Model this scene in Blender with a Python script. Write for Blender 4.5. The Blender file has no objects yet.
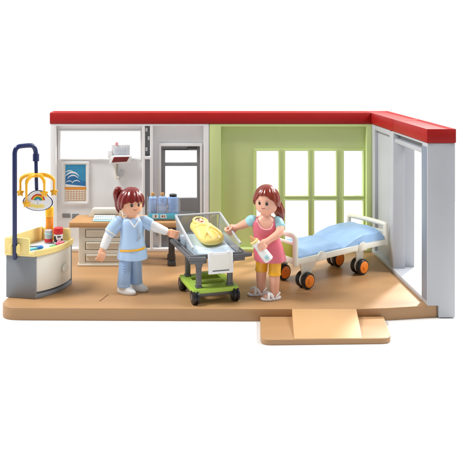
import bpy, bmesh, math, random
from mathutils import Vector, Matrix, noise

random.seed(7)
S = bpy.context.scene
COL = S.collection
S.unit_settings.scale_length = 0.01          # one unit is one centimetre: the place is a small toy room
R = math.radians
PI = math.pi

# ------------------------------------------------------------------ materials
def lin(c):
    c = c / 255.0
    return c / 12.92 if c <= 0.04045 else ((c + 0.055) / 1.055) ** 2.4

def rgb(r, g, b, k=1.0):
    return (lin(r) * k, lin(g) * k, lin(b) * k, 1.0)

def plastic(name, col, rough=0.38, bump=0.02, scale=9.0, vary=0.05, sss=0.0, coat=0.0, stretch=None, spec=0.5):
    m = bpy.data.materials.new(name)
    m.use_nodes = True
    nt = m.node_tree
    b = nt.nodes['Principled BSDF']
    tc = nt.nodes.new('ShaderNodeTexCoord')
    n1 = nt.nodes.new('ShaderNodeTexNoise'); n1.inputs['Scale'].default_value = scale * 0.12
    n1.inputs['Detail'].default_value = 4
    n2 = nt.nodes.new('ShaderNodeTexNoise'); n2.inputs['Scale'].default_value = scale * 4
    n2.inputs['Detail'].default_value = 3
    if stretch:
        mp = nt.nodes.new('ShaderNodeMapping'); mp.inputs['Scale'].default_value = stretch
        mp.inputs['Rotation'].default_value = (0, 0, R(12))
        nt.links.new(tc.outputs['Object'], mp.inputs['Vector']); nt.links.new(mp.outputs['Vector'], n1.inputs['Vector'])
    else:
        nt.links.new(tc.outputs['Object'], n1.inputs['Vector'])
    nt.links.new(tc.outputs['Object'], n2.inputs['Vector'])
    mix = nt.nodes.new('ShaderNodeMix'); mix.data_type = 'RGBA'
    mix.inputs['A'].default_value = tuple(c * (1 - vary) for c in col[:3]) + (1,)
    mix.inputs['B'].default_value = tuple(min(1, c * (1 + vary)) for c in col[:3]) + (1,)
    nt.links.new(n1.outputs['Fac'], mix.inputs['Factor'])
    nt.links.new(mix.outputs['Result'], b.inputs['Base Color'])
    mr = nt.nodes.new('ShaderNodeMapRange')
    mr.inputs['To Min'].default_value = max(0.02, rough - 0.08)
    mr.inputs['To Max'].default_value = rough + 0.08
    nt.links.new(n1.outputs['Fac'], mr.inputs['Value'])
    nt.links.new(mr.outputs['Result'], b.inputs['Roughness'])
    bp = nt.nodes.new('ShaderNodeBump'); bp.inputs['Strength'].default_value = bump * 4
    bp.inputs['Distance'].default_value = 0.02
    nt.links.new(n2.outputs['Fac'], bp.inputs['Height'])
    nt.links.new(bp.outputs['Normal'], b.inputs['Normal'])
    b.inputs['Specular IOR Level'].default_value = spec
    if sss:
        b.inputs['Subsurface Weight'].default_value = sss
        b.inputs['Subsurface Radius'].default_value = (1.0, 0.5, 0.3)
        b.inputs['Subsurface Scale'].default_value = 0.12
    if coat:
        b.inputs['Coat Weight'].default_value = coat
        b.inputs['Coat Roughness'].default_value = 0.15
    return m

def clear(name, tint, milky=0.10):
    m = bpy.data.materials.new(name)
    m.use_nodes = True
    nt = m.node_tree
    nt.nodes.remove(nt.nodes['Principled BSDF'])
    out = nt.nodes['Material Output']
    t = nt.nodes.new('ShaderNodeBsdfTransparent'); t.inputs['Color'].default_value = tint
    g = nt.nodes.new('ShaderNodeBsdfGlossy'); g.inputs['Roughness'].default_value = 0.08
    g.inputs['Color'].default_value = (1, 1, 1, 1)
    lw = nt.nodes.new('ShaderNodeLayerWeight'); lw.inputs['Blend'].default_value = 0.5
    pw = nt.nodes.new('ShaderNodeMath'); pw.operation = 'POWER'; pw.inputs[1].default_value = 4
    nt.links.new(lw.outputs['Facing'], pw.inputs[0])
    f = nt.nodes.new('ShaderNodeMath'); f.operation = 'MULTIPLY_ADD'
    f.inputs[1].default_value = 0.5; f.inputs[2].default_value = 0.08
    nt.links.new(pw.outputs[0], f.inputs[0])
    mx = nt.nodes.new('ShaderNodeMixShader')
    nt.links.new(f.outputs[0], mx.inputs['Fac'])
    nt.links.new(t.outputs['BSDF'], mx.inputs[1])
    nt.links.new(g.outputs['BSDF'], mx.inputs[2])
    df = nt.nodes.new('ShaderNodeBsdfDiffuse'); df.inputs['Color'].default_value = (0.72, 0.76, 0.82, 1)
    m2 = nt.nodes.new('ShaderNodeMixShader'); m2.inputs['Fac'].default_value = milky
    nt.links.new(mx.outputs['Shader'], m2.inputs[1]); nt.links.new(df.outputs['BSDF'], m2.inputs[2])
    nt.links.new(m2.outputs['Shader'], out.inputs['Surface'])
    return m

MT = {}
MT['floor'] = plastic('floor_plastic', (0.44, 0.25, 0.115, 1), 0.40, 0.04, 5, 0.14, stretch=(0.25, 1.3, 1))
MT['mat'] = plastic('mat_plastic', (0.62, 0.37, 0.17, 1), 0.5, 0.05, 6, 0.06)
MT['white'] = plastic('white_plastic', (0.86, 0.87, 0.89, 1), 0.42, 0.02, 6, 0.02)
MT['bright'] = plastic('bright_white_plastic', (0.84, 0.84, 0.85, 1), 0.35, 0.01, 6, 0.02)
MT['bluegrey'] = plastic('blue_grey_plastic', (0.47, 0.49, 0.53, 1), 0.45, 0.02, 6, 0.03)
MT['red'] = plastic('red_plastic', (0.36, 0.007, 0.006, 1), 0.5, 0.03, 6, 0.10, spec=0.3)
MT['green'] = plastic('green_plastic', (0.62, 0.74, 0.32, 1), 0.42, 0.02, 6, 0.03)
MT['doorgrey'] = plastic('door_grey_plastic', (0.24, 0.25, 0.265, 1), 0.4, 0.02, 6, 0.05)
MT['cabgrey'] = plastic('cabinet_grey_plastic', (0.22, 0.24, 0.265, 1), 0.45, 0.03, 6, 0.05)
MT['dark'] = plastic('dark_grey_plastic', (0.045, 0.045, 0.05, 1), 0.3, 0.02, 8, 0.1)
MT['cotgrey'] = plastic('cot_grey_plastic', (0.115, 0.118, 0.128, 1), 0.3, 0.02, 8, 0.1)
MT['black'] = plastic('black_plastic', (0.012, 0.012, 0.014, 1), 0.35, 0.02, 8, 0.1)
MT['cream'] = plastic('cream_plastic', (0.76, 0.735, 0.645, 1), 0.4, 0.02, 6, 0.03)
MT['bedcream'] = plastic('bed_cream_plastic', (0.80, 0.79, 0.70, 1), 0.35, 0.01, 6, 0.02)
MT['doorwhite'] = plastic('warm_white_plastic', (0.80, 0.78, 0.70, 1), 0.35, 0.01, 6, 0.02)
MT['tray'] = plastic('pale_yellow_plastic', (0.88, 0.71, 0.28, 1), 0.38, 0.02, 6, 0.03)
MT['yellow'] = plastic('yellow_plastic', (0.90, 0.46, 0.02, 1), 0.3, 0.01, 6, 0.04)
MT['orange'] = plastic('orange_plastic', (0.88, 0.30, 0.02, 1), 0.28, 0.01, 6, 0.05, sss=0.2)
MT['navy'] = plastic('navy_plastic', (0.012, 0.022, 0.10, 1), 0.25, 0.01, 6, 0.1)
MT['wood'] = plastic('desk_brown_plastic', (0.54, 0.30, 0.13, 1), 0.42, 0.03, 6, 0.12)
MT['scrubs'] = plastic('pale_blue_plastic', (0.42, 0.59, 0.83, 1), 0.36, 0.01, 6, 0.03, sss=0.1)
MT['trousers'] = plastic('trouser_blue_plastic', (0.34, 0.51, 0.78, 1), 0.36, 0.01, 6, 0.03, sss=0.1)
MT['skin'] = plastic('warm_skin_plastic', (0.82, 0.44, 0.27, 1), 0.36, 0.005, 6, 0.02, sss=0.35)
MT['skin2'] = plastic('pink_skin_plastic', (0.83, 0.46, 0.335, 1), 0.36, 0.005, 6, 0.02, sss=0.35)
MT['hair'] = plastic('dark_red_hair_plastic', (0.165, 0.007, 0.005, 1), 0.24, 0.01, 10, 0.15, coat=0.3)
MT['hair2'] = plastic('auburn_hair_plastic', (0.205, 0.020, 0.006, 1), 0.24, 0.01, 10, 0.15, coat=0.3)
MT['hairdark'] = plastic('deep_brown_hair_plastic', (0.05, 0.012, 0.014, 1), 0.26, 0.01, 10, 0.15)
MT['pink'] = plastic('rose_pink_plastic', (0.70, 0.155, 0.215, 1), 0.3, 0.01, 6, 0.04, sss=0.25)
MT['lightpink'] = plastic('light_pink_plastic', (0.83, 0.40, 0.43, 1), 0.32, 0.01, 6, 0.04, sss=0.2)
MT['sleeve'] = plastic('aqua_plastic', (0.36, 0.66, 0.74, 1), 0.36, 0.01, 6, 0.03)
MT['blue'] = plastic('bed_blue_plastic', (0.34, 0.54, 0.82, 1), 0.38, 0.02, 5, 0.04)
MT['paleblue'] = plastic('cot_blue_plastic', (0.64, 0.79, 0.91, 1), 0.4, 0.02, 5, 0.03)
MT['swaddle'] = plastic('soft_yellow_plastic', (0.90, 0.70, 0.20, 1), 0.42, 0.02, 6, 0.04, sss=0.1)
MT['lime'] = plastic('lime_plastic', (0.40, 0.62, 0.075, 1), 0.36, 0.01, 6, 0.05)
MT['olive'] = plastic('olive_green_plastic', (0.36, 0.43, 0.07, 1), 0.4, 0.01, 6, 0.05)
MT['hub'] = plastic('hub_orange_plastic', (0.95, 0.26, 0.02, 1), 0.3, 0.01, 6, 0.05)
MT['bottleblue'] = plastic('translucent_blue_plastic', (0.27, 0.48, 0.84, 1), 0.16, 0.0, 6, 0.06, sss=0.4, coat=0.4)
MT['cyan'] = plastic('cyan_print', (0.10, 0.52, 0.68, 1), 0.4, 0.0, 6, 0.05)
MT['cyanlight'] = plastic('light_cyan_plastic', (0.42, 0.70, 0.76, 1), 0.4, 0.0, 6, 0.05)
MT['tan'] = plastic('cork_tan_plastic', (0.55, 0.30, 0.11, 1), 0.5, 0.03, 6, 0.1)
MT['darkred'] = plastic('dark_red_print', (0.16, 0.008, 0.010, 1), 0.35, 0.0, 6, 0.2)
MT['capred'] = plastic('cap_red_plastic', (0.55, 0.015, 0.02, 1), 0.3, 0.0, 6, 0.05)
MT['magenta'] = plastic('hot_pink_plastic', (0.80, 0.10, 0.28, 1), 0.3, 0.0, 6, 0.05)
MT['brush'] = plastic('brush_blue_plastic', (0.02, 0.17, 0.52, 1), 0.3, 0.0, 6, 0.05)
MT['matgreen'] = plastic('mat_green_print', (0.18, 0.50, 0.22, 1), 0.4, 0.0, 6, 0.05)
MT['matwhite'] = plastic('mat_white_print', (0.70, 0.76, 0.82, 1), 0.4, 0.0, 6, 0.05)
MT['paper'] = plastic('poster_paper', (0.82, 0.81, 0.76, 1), 0.6, 0.0, 6, 0.03)
MT['sea'] = plastic('sea_blue_print', (0.015, 0.15, 0.38, 1), 0.45, 0.0, 22, 0.45)
MT['skyprint'] = plastic('sky_blue_print', (0.03, 0.27, 0.50, 1), 0.45, 0.0, 22, 0.2)
MT['foam'] = plastic('foam_white_print', (0.78, 0.82, 0.86, 1), 0.45, 0.0, 22, 0.05)
MT['sand'] = plastic('sand_print', (0.72, 0.47, 0.28, 1), 0.5, 0.0, 6, 0.08)
MT['brownprint'] = plastic('brown_print', (0.30, 0.13, 0.07, 1), 0.5, 0.0, 6, 0.08)
MT['lipprint'] = plastic('mouth_print', (0.33, 0.05, 0.035, 1), 0.5, 0.0, 6, 0.05)
MT['eye'] = plastic('eye_print', (0.022, 0.010, 0.008, 1), 0.3, 0.0, 6, 0.05)
MT['clear'] = clear('clear_plastic', (0.93, 0.945, 0.965, 1))
MT['smoke'] = clear('smoky_clear_plastic', (0.74, 0.76, 0.81, 1))
MT['lightgrey'] = plastic('light_grey_plastic', (0.45, 0.47, 0.50, 1), 0.35, 0.01, 6, 0.05)
MT['r_red'] = plastic('rainbow_red_print', (0.60, 0.03, 0.02, 1), 0.4, 0, 6, 0.02)
MT['r_green'] = plastic('rainbow_green_print', (0.05, 0.32, 0.10, 1), 0.4, 0, 6, 0.02)
MT['r_blue'] = plastic('rainbow_blue_print', (0.03, 0.22, 0.60, 1), 0.4, 0, 6, 0.02)

# ------------------------------------------------------------------ geometry helpers
def V(*a): return Vector(a)

def bm_new(): return bmesh.new()

def merge(dst, src, mat=None):
    me = bpy.data.meshes.new('tmp')
    src.to_mesh(me); src.free()
    if mat is not None: me.transform(mat)
    dst.from_mesh(me)
    bpy.data.meshes.remove(me)

def bevel_sharp(b, w, seg=2, ang=30):
    if w <= 0: return
    b.normal_update()
    es = [e for e in b.edges if len(e.link_faces) == 2 and e.calc_face_angle(0) > R(ang)]
    if es:
        bmesh.ops.bevel(b, geom=es, offset=w, segments=seg, profile=0.5, affect='EDGES', clamp_overlap=True)

def box(bm, x0, x1, y0, y1, z0, z1, w=0.05, mat=None, seg=2):
    b = bmesh.new()
    bmesh.ops.create_cube(b, size=1)
    for v in b.verts:
        v.co = V((x0 + x1) / 2 + v.co.x * (x1 - x0), (y0 + y1) / 2 + v.co.y * (y1 - y0), (z0 + z1) / 2 + v.co.z * (z1 - z0))
    bevel_sharp(b, w, seg)
    merge(bm, b, mat)

def prism(bm, pts, a0, a1, w=0.04, axis='z', mat=None, seg=2):
    """polygon pts in the plane across axis, extruded from a0 to a1"""
    b = bmesh.new()
    def P(p, a):
        if axis == 'z': return (p[0], p[1], a)
        if axis == 'y': return (p[0], a, p[1])
        return (a, p[0], p[1])
    lo = [b.verts.new(P(p, a0)) for p in pts]
    hi = [b.verts.new(P(p, a1)) for p in pts]
    n = len(pts)
    b.faces.new(lo); b.faces.new(hi)
    for i in range(n):
        b.faces.new((lo[i], lo[(i + 1) % n], hi[(i + 1) % n], hi[i]))
    bmesh.ops.recalc_face_normals(b, faces=b.faces[:])
    bevel_sharp(b, w, seg, 40)
    merge(bm, b, mat)

def plate(bm, us, vs, hole, w0, w1, fn, bev=0.04):
    """grid plate in (u,v) with missing cells, thick from w0 to w1; fn maps (u,v,w) to a point"""
    b = bmesh.new()
    vv = {}
    def vert(i, j):
        if (i, j) not in vv: vv[(i, j)] = b.verts.new((us[i], vs[j], w0))
        return vv[(i, j)]
    for i in range(len(us) - 1):
        for j in range(len(vs) - 1):
            if not hole((us[i] + us[i + 1]) / 2, (vs[j] + vs[j + 1]) / 2):
                b.faces.new((vert(i, j), vert(i + 1, j), vert(i + 1, j + 1), vert(i, j + 1)))
    r = bmesh.ops.extrude_face_region(b, geom=b.faces[:])
    for e in r['geom']:
        if isinstance(e, bmesh.types.BMVert): e.co.z = w1
    bmesh.ops.recalc_face_normals(b, faces=b.faces[:])
    bevel_sharp(b, bev, 2)
    for v in b.verts: v.co = V(*fn(*v.co))
    bmesh.ops.recalc_face_normals(b, faces=b.faces[:])
    merge(bm, b)

def catmull(pts, n=6):
    P = [Vector(p) for p in pts]
    P = [2 * P[0] - P[1]] + P + [2 * P[-1] - P[-2]]
    out = []
    for i in range(1, len(P) - 2):
        for k in range(n):
            t = k / n
            a, b, c, d = P[i - 1], P[i], P[i + 1], P[i + 2]
            out.append(0.5 * ((2 * b) + (c - a) * t + (2 * a - 5 * b + 4 * c - d) * t * t + (3 * b - a - 3 * c + d) * t ** 3))
    out.append(P[-2])
    return out

def tube(bm, pts, rs, seg=16, curve=0, flat=1.0, caps=True, groove=0.0, gn=9):
    pts = [Vector(p) for p in pts]
    if not isinstance(rs, (list, tuple)): rs = [rs] * len(pts)
    if curve:
        cp = catmull([(*p,) for p in pts], curve)
        cr = catmull([(r, 0, 0) for r in rs], curve)
        pts, rs = cp, [max(0.005, c.x) for c in cr]
    if caps:                                   # rounded ends
        d0 = (pts[0] - pts[1]).normalized(); d1 = (pts[-1] - pts[-2]).normalized()
        pre, post = [], []
        for k in range(1, 5):
            a = k / 5 * PI / 2
            pre.insert(0, (pts[0] + d0 * rs[0] * math.sin(a) * 0.7, rs[0] * math.cos(a)))
            post.append((pts[-1] + d1 * rs[-1] * math.sin(a) * 0.7, rs[-1] * math.cos(a)))
        pts = [p for p, _ in pre] + pts + [p for p, _ in post]
        rs = [r for _, r in pre] + list(rs) + [r for _, r in post]
    n = len(pts)
    tang = []
    for i in range(n):
        a = pts[max(0, i - 1)]; c = pts[min(n - 1, i + 1)]
        tang.append((c - a).normalized())
    up = V(0, 0, 1) if abs(tang[0].z) < 0.9 else V(0, -1, 0)
    nrm = (up - tang[0] * up.dot(tang[0])).normalized()
    rings = []
    for i in range(n):
        nrm = (nrm - tang[i] * nrm.dot(tang[i])).normalized()
        bi = tang[i].cross(nrm)
        ring = []
        for k in range(seg):
            a = 2 * PI * k / seg
            rr = rs[i] * (1 + groove * math.cos(gn * a))
            ring.append(bm.verts.new(pts[i] + nrm * math.cos(a) * rr + bi * math.sin(a) * rr * flat))
        rings.append(ring)
    for i in range(n - 1):
        for k in range(seg):
            bm.faces.new((rings[i][k], rings[i][(k + 1) % seg], rings[i + 1][(k + 1) % seg], rings[i + 1][k]))
    bm.faces.new(rings[0][::-1]); bm.faces.new(rings[-1])

def loft(bm, secs, seg=40, power=2.0, fn=None, cap=True):
    """secs: (cx, cy, z, rx, ry); power>2 makes boxier sections"""
    rings = []
    for (cx, cy, z, rx, ry) in secs:
        ring = []
        for k in range(seg):
            a = 2 * PI * k / seg
            c, s = math.cos(a), math.sin(a)
            x = math.copysign(abs(c) ** (2 / power), c) * rx
            y = math.copysign(abs(s) ** (2 / power), s) * ry
            p = V(cx + x, cy + y, z)
            if fn: p = fn(p, a)
            ring.append(bm.verts.new(p))
        rings.append(ring)
    for i in range(len(rings) - 1):
        for k in range(seg):
            bm.faces.new((rings[i][k], rings[i][(k + 1) % seg], rings[i + 1][(k + 1) % seg], rings[i + 1][k]))
    if cap:
        bm.faces.new(rings[0][::-1]); bm.faces.new(rings[-1])

def smooth_secs(secs, n=5):
    import itertools
    out = []
    P = [list(s) for s in secs]
    ext = [[2 * a - b for a, b in zip(P[0], P[1])]] + P + [[2 * a - b for a, b in zip(P[-1], P[-2])]]
    for i in range(1, len(ext) - 2):
        for k in range(n):
            t = k / n
            out.append([0.5 * (2 * b + (c - a) * t + (2 * a - 5 * b + 4 * c - d) * t * t + (3 * b - a - 3 * c + d) * t ** 3)
                        for a, b, c, d in zip(ext[i - 1], ext[i], ext[i + 1], ext[i + 2])])
    out.append(P[-1])
    for s in out:
        s[3] = max(s[3], 0.01); s[4] = max(s[4], 0.01)
    return out

def ball(bm, c, r, rot=None, seg=28):
    if not isinstance(r, (list, tuple)): r = (r, r, r)
    b = bmesh.new()
    bmesh.ops.create_uvsphere(b, u_segments=seg, v_segments=seg // 2, radius=1)
    m = Matrix.Diagonal((*r, 1))
    if rot is not None: m = rot.to_matrix().to_4x4() @ m if hasattr(rot, 'to_matrix') else rot @ m
    merge(bm, b, Matrix.Translation(V(*c)) @ m)

def lathe(bm, prof, c=(0, 0, 0), seg=32, mat=None):
    """prof: (r, z) from bottom to top round the z axis"""
    b = bmesh.new()
    rings = []
    for r, z in prof:
        rings.append([b.verts.new((r * math.cos(2 * PI * k / seg), r * math.sin(2 * PI * k / seg), z)) for k in range(seg)])
    for i in range(len(rings) - 1):
        for k in range(seg):
            b.faces.new((rings[i][k], rings[i][(k + 1) % seg], rings[i + 1][(k + 1) % seg], rings[i + 1][k]))
    b.faces.new(rings[0][::-1]); b.faces.new(rings[-1])
    M = Matrix.Translation(V(*c))
    if mat is not None: M = M @ mat
    merge(bm, b, M)

def fuse(bm, voxel=0.05, it=4):
    """one continuous skin out of overlapping shapes"""
    me = bpy.data.meshes.new('tmp'); bm.to_mesh(me); bm.free()
    o = bpy.data.objects.new('tmp', me); COL.objects.link(o)
    m = o.modifiers.new('r', 'REMESH'); m.mode = 'VOXEL'; m.voxel_size = voxel; m.adaptivity = 0
    s = o.modifiers.new('s', 'SMOOTH'); s.factor = 0.5; s.iterations = it
    dg = bpy.context.evaluated_depsgraph_get()
    ev = o.evaluated_get(dg)
    me2 = bpy.data.meshes.new_from_object(ev)
    bpy.data.objects.remove(o); bpy.data.meshes.remove(me)
    b = bmesh.new(); b.from_mesh(me2); bpy.data.meshes.remove(me2)
    return b

def obj(name, parts, parent=None, loc=None, rot=None, ang=38):
    allb = bmesh.new()
    mats = []
    for bm, mat in parts:
        if mat not in mats: mats.append(mat)
        i = mats.index(mat)
        for f in bm.faces: f.material_index = i
        merge(allb, bm)
    me = bpy.data.meshes.new(name)
    allb.to_mesh(me); allb.free()
    for m in mats: me.materials.append(MT[m])
    for p in me.polygons: p.use_smooth = True
    me.set_sharp_from_angle(angle=R(ang))
    o = bpy.data.objects.new(name, me)
    COL.objects.link(o)
    if parent is not None: o.parent = parent
    if loc: o.location = loc
    if rot: o.rotation_euler = rot
    return o

def one(name, mat, fn, parent=None, **k):
    b = bmesh.new(); fn(b)
    return obj(name, [(b, mat)], parent, **k)

def thing(name, label, cat, loc=(0, 0, 0), rotz=0, group=None):
    o = bpy.data.objects.new(name, None)
    o.empty_display_size = 0.3
    COL.objects.link(o)
    o.location = loc; o.rotation_euler = (0, 0, rotz)
    o['label'] = label; o['category'] = cat
    if group: o['group'] = group
    return o

def tag(o, label, cat, group=None):
    o['label'] = label; o['category'] = cat
    if group: o['group'] = group
    return o

def ring_arc(r0, r1, a0, a1, n=16, cx=0, cy=0, sy=1.0):
    p = [(cx + r1 * math.cos(a0 + (a1 - a0) * k / n), cy + sy * r1 * math.sin(a0 + (a1 - a0) * k / n)) for k in range(n + 1)]
    p += [(cx + r0 * math.cos(a1 + (a0 - a1) * k / n), cy + sy * r0 * math.sin(a1 + (a0 - a1) * k / n)) for k in range(n + 1)]
    return p

def rounded(pts, rad, n=6):
    """round polygon corners; rad is one radius or one per corner"""
    out = []
    N = len(pts)
    for i in range(N):
        r = rad[i] if isinstance(rad, (list, tuple)) else rad
        p = V(*pts[i]); a = V(*pts[i - 1]); c = V(*pts[(i + 1) % N])
        if r <= 0: out.append((p.x, p.y)); continue
        d0 = (a - p).normalized(); d1 = (c - p).normalized()
        half = math.acos(max(-1, min(1, d0.dot(d1)))) / 2
        t = min(r / math.tan(half), (a - p).length * .49, (c - p).length * .49)
        q0 = p + d0 * t; q1 = p + d1 * t
        for k in range(n + 1):
            s = k / n
            q = q0 * (1 - s) ** 2 + p * 2 * s * (1 - s) + q1 * s * s
            out.append((q.x, q.y))
    return out

# ------------------------------------------------------------------ the setting
YB = 57.0                                      # front plane of the back wall
b = bm_new()
prism(b, [(70 * math.cos(k * PI / 48), 50 + 34 * math.sin(k * PI / 48)) for k in range(96)], -1.6, -0.8, 0)
g = obj('ground', [(b, 'bright')]); g['kind'] = 'structure'
MT['tabletop'] = plastic('white_tabletop', (0.76, 0.76, 0.76, 1), 0.7, 0, 4, 0.0)
g.data.materials[0] = MT['tabletop']

front = [(-10.72, 44.62), (6.0, 44.42), (12.4, 44.42), (14.2, 44.56), (17.6, 45.1), (17.6, 58.6), (-9.2, 58.6), (-9.7, 50.0)]
b = bm_new()
prism(b, rounded(front, [1.25, 0, 0, 0, 0.06, 0.05, 0.1, 4.0], 8), -0.8, 0.0, 0.07, seg=3)
fl = obj('floor', [(b, 'floor')]); fl['kind'] = 'structure'
# narrow moulded slots in the floor plate
b = bm_new()
for (x, y, l, a) in ((-3.98, 46.4, 1.35, 70),):
    M = Matrix.Translation((x, y, 0)) @ Matrix.Rotation(R(a), 4, 'Z')
    box(b, -l / 2, l / 2, -0.05, 0.05, -0.004, 0.004, 0, M)
MT['slot'] = plastic('slot_brown_plastic', (0.20, 0.10, 0.04, 1), 0.6, 0.02, 5, 0.05)
o = obj('slot', [(b, 'slot')], fl)

# ------------------------------------------------------------------ back wall, white part
fy = lambda u, v, w: (u, w, v)
W = thing('white_wall', 'white back wall with a wide window opening and a grey door', 'wall', (0, 0, 0))
us = [-9.28, -8.55, -1.89, -1.55, -1.14, -0.25, 2.96, 3.67]
vs = [0.0, 0.28, 7.5, 7.8, 8.56, 9.86, 10.3, 10.46]
def hole_shell(u, v):
    if -8.55 < u < -1.89 and 7.5 < v < 9.86: return True
    if -0.25 < u < 2.96 and 0.28 < v < 8.56: return True
    return False
one('wall_panel', 'white', lambda b: plate(b, us, vs, hole_shell, YB + 0.55, YB + 1.6, fy, 0.05), W)
def rim(b):
    us2 = [-9.28, -8.79, -1.79, -1.55, -1.14, -0.90, 3.24, 3.67]
    vs2 = [0.0, 0.3, 7.55, 7.8, 10.27, 10.455]
    def h(u, v):
        if v > 10.27 or v < 0.3: return False
        if u < -8.79 or u > 3.24: return False
        if -1.79 < u < -1.55 or -1.14 < u < -0.90: return False
        if -1.55 < u < -1.14 and 7.55 < v < 7.8: return False
        return True
    plate(b, us2, vs2, h, YB, YB + 0.6, fy, 0.05)
one('wall_rim', 'bright', rim, W)
def winframe(b):
    plate(b, [-8.72, -8.5, -1.95, -1.82], [7.42, 7.54, 9.8, 9.93], lambda u, v: -8.5 < u < -1.95 and 7.54 < v < 9.8, YB + 0.43, YB + 0.8, fy, 0.04)
one('window_frame', 'bright', winframe, W)
# clip strip between the two sections
b = bm_new(); box(b, -1.56, -1.13, YB + 0.5, YB + 0.56, 7.82, 10.26, 0)
b2 = bm_new()
for k, z in enumerate((9.95, 9.25, 8.35)):
    x = -1.52 if k != 1 else -1.34
    box(b2, x, x + 0.17, YB + 0.28, YB + 0.54, z - 0.16, z + 0.16, 0.03)
b3 = bm_new(); box(b3, -1.56, -1.13, YB + 0.5, YB + 0.56, 0.31, 7.53, 0)
obj('clip_strip', [(b, 'doorgrey'), (b2, 'bright'), (b3, 'lightgrey')], W)
# lower wall slots beside the desk
b = bm_new(); box(b, -8.35, -7.72, YB + 0.5, YB + 0.57, 2.68, 3.02, 0.02); box(b, -7.55, -7.0, YB + 0.5, YB + 0.57, 2.6, 3.0, 0.02)
obj('vent', [(b, 'doorgrey')], W)
# door
def dframe(b):
    plate(b, [-0.45, -0.24, 2.95, 3.14], [0.29, 8.57, 8.82], lambda u, v: -0.24 < u < 2.95 and v < 8.57, YB + 0.3, YB + 0.9, fy, 0.05)
one('door_frame', 'bright', dframe, W)
D = one('door', 'doorgrey', lambda b: plate(b, [-0.235, 0.1, 2.71, 2.945], [0.32, 4.3, 6.93, 7.2, 8.22, 8.555],
        lambda u, v: 0.1 < u < 2.71 and (4.3 < v < 6.93 or 7.2 < v < 8.22), YB + 0.5, YB + 0.85, fy, 0.04), W)
def closer(b):
    box(b, 2.1, 2.75, YB + 0.3, YB + 0.5, 8.34, 8.52, 0.04); box(b, 1.9, 2.2, YB + 0.34, YB + 0.46, 8.38, 8.46, 0.02)
    box(b, -0.1, 2.0, YB + 0.44, YB + 0.49, 8.27, 8.33, 0.01)
one('door_closer', 'dark', closer, D)
one('handle', 'lightgrey', lambda b: (box(b, 0.0, 0.12, YB + 0.3, YB + 0.5, 3.6, 3.75, 0.03), box(b, 0.0, 0.55, YB + 0.22, YB + 0.34, 3.6, 3.74, 0.04)), D)
def kick(b):
    box(b, 0.2, 2.6, YB + 0.42, YB + 0.52, 0.7, 3.2, 0.05)
one('lower_panel', 'doorgrey', kick, D)
# hinge strips on the frame
one('hinge', 'lightgrey', lambda b: (box(b, -0.68, -0.52, YB + 0.44, YB + 0.56, 1.2, 2.0, 0.02)), W)

# ------------------------------------------------------------------ back wall, green part
G = thing('green_wall', 'light green back wall with a large eight pane window', 'wall', (0, 0, 0))
gx = [3.7, 7.5, 16.55, 16.86]
one('wall_panel', 'green', lambda b: plate(b, [3.7, 7.5, 16.55, 16.935], [0, 0.3, 8.3, 10.455], lambda u, v: 7.5 < u < 16.55 and 0.3 < v < 8.3, YB + 0.55, YB + 1.6, fy, 0.05), G)
one('wall_rim', 'green', lambda b: plate(b, [3.7, 4.64, 16.5, 16.935], [0, 0.28, 10.22, 10.45], lambda u, v: 4.64 < u < 16.5 and 0.28 < v < 10.22, YB, YB + 0.6, fy, 0.05), G)
pxs = [7.38, 7.58, 9.42, 9.93, 11.85, 12.32, 14.15, 14.74, 16.36, 16.58]
pzs = [0.2, 0.4, 4.13, 4.48, 8.2, 8.4]
def panes(u, v):
    col = (7.58 < u < 9.42) or (9.93 < u < 11.85) or (12.32 < u < 14.15) or (14.74 < u < 16.36)
    row = (0.4 < v < 4.13) or (4.48 < v < 8.2)
    return col and row
one('window_frame', 'green', lambda b: plate(b, pxs, pzs, panes, YB + 0.45, YB + 0.8, fy, 0.07), G)
def trims(b):
    for (u0, u1) in ((7.58, 9.42), (9.93, 11.85), (12.32, 14.15), (14.74, 16.36)):
        for (v0, v1) in ((0.4, 4.13), (4.48, 8.2)):
            plate(b, [u0 - .1, u0 + .015, u1 - .015, u1 + .1], [v0 - .1, v0 + .015, v1 - .015, v1 + .1],
                  lambda u, v: u0 < u < u1 and v0 < v < v1, YB + 0.38, YB + 0.7, fy, 0.03)
one('pane_trim', 'green', trims, G)

# ------------------------------------------------------------------ right wall
RW = thing('side_wall', 'pale blue grey side wall with a tall open doorway', 'wall', (0, 0, 0))
def far_part(b):
    box(b, 17.2, 18.65, 52.1, 58.6, 0.3, 10.0, 0.03)
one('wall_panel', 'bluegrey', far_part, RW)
def frame_part(b):
    prism(b, [(16.9, 0.0), (17.63, 0.0), (17.63, -0.76), (18.7, -0.76), (18.7, 10.455), (16.9, 10.455)], 44.92, 45.85, 0.06, 'y')   # front end
    box(b, 17.64, 18.68, 45.8, 58.55, -0.75, 0.2, 0.03)           # skirt outside the floor plate
    box(b, 16.93, 17.8, 51.7, 52.6, 0.28, 10.4, 0.04)              # far jamb
    box(b, 17.78, 18.66, 52.12, 52.62, 0.28, 10.4, 0.03)           # rebated outer jamb
    box(b, 16.95, 17.24, 52.5, 56.95, 10.02, 10.44, 0.03)          # rim over the panel
    box(b, 16.92, 17.3, 45.8, 52.0, 10.3, 10.45, 0.03)             # lintel edge
    box(b, 16.94, 17.22, 56.3, 58.5, 0.25, 10.44, 0.03)            # corner strip
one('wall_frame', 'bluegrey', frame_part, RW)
MT['jamb_shade'] = plastic('jamb_shade_blue', (0.21, 0.25, 0.32, 1), 0.45, 0.02, 6, 0.03)
one('jamb_shade_strip', 'jamb_shade', lambda b: box(b, 16.87, 16.95, 45.02, 45.86, 0.3, 10.2, 0.02), RW)  # dark strip added only to shade the near jamb's inner face
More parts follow.
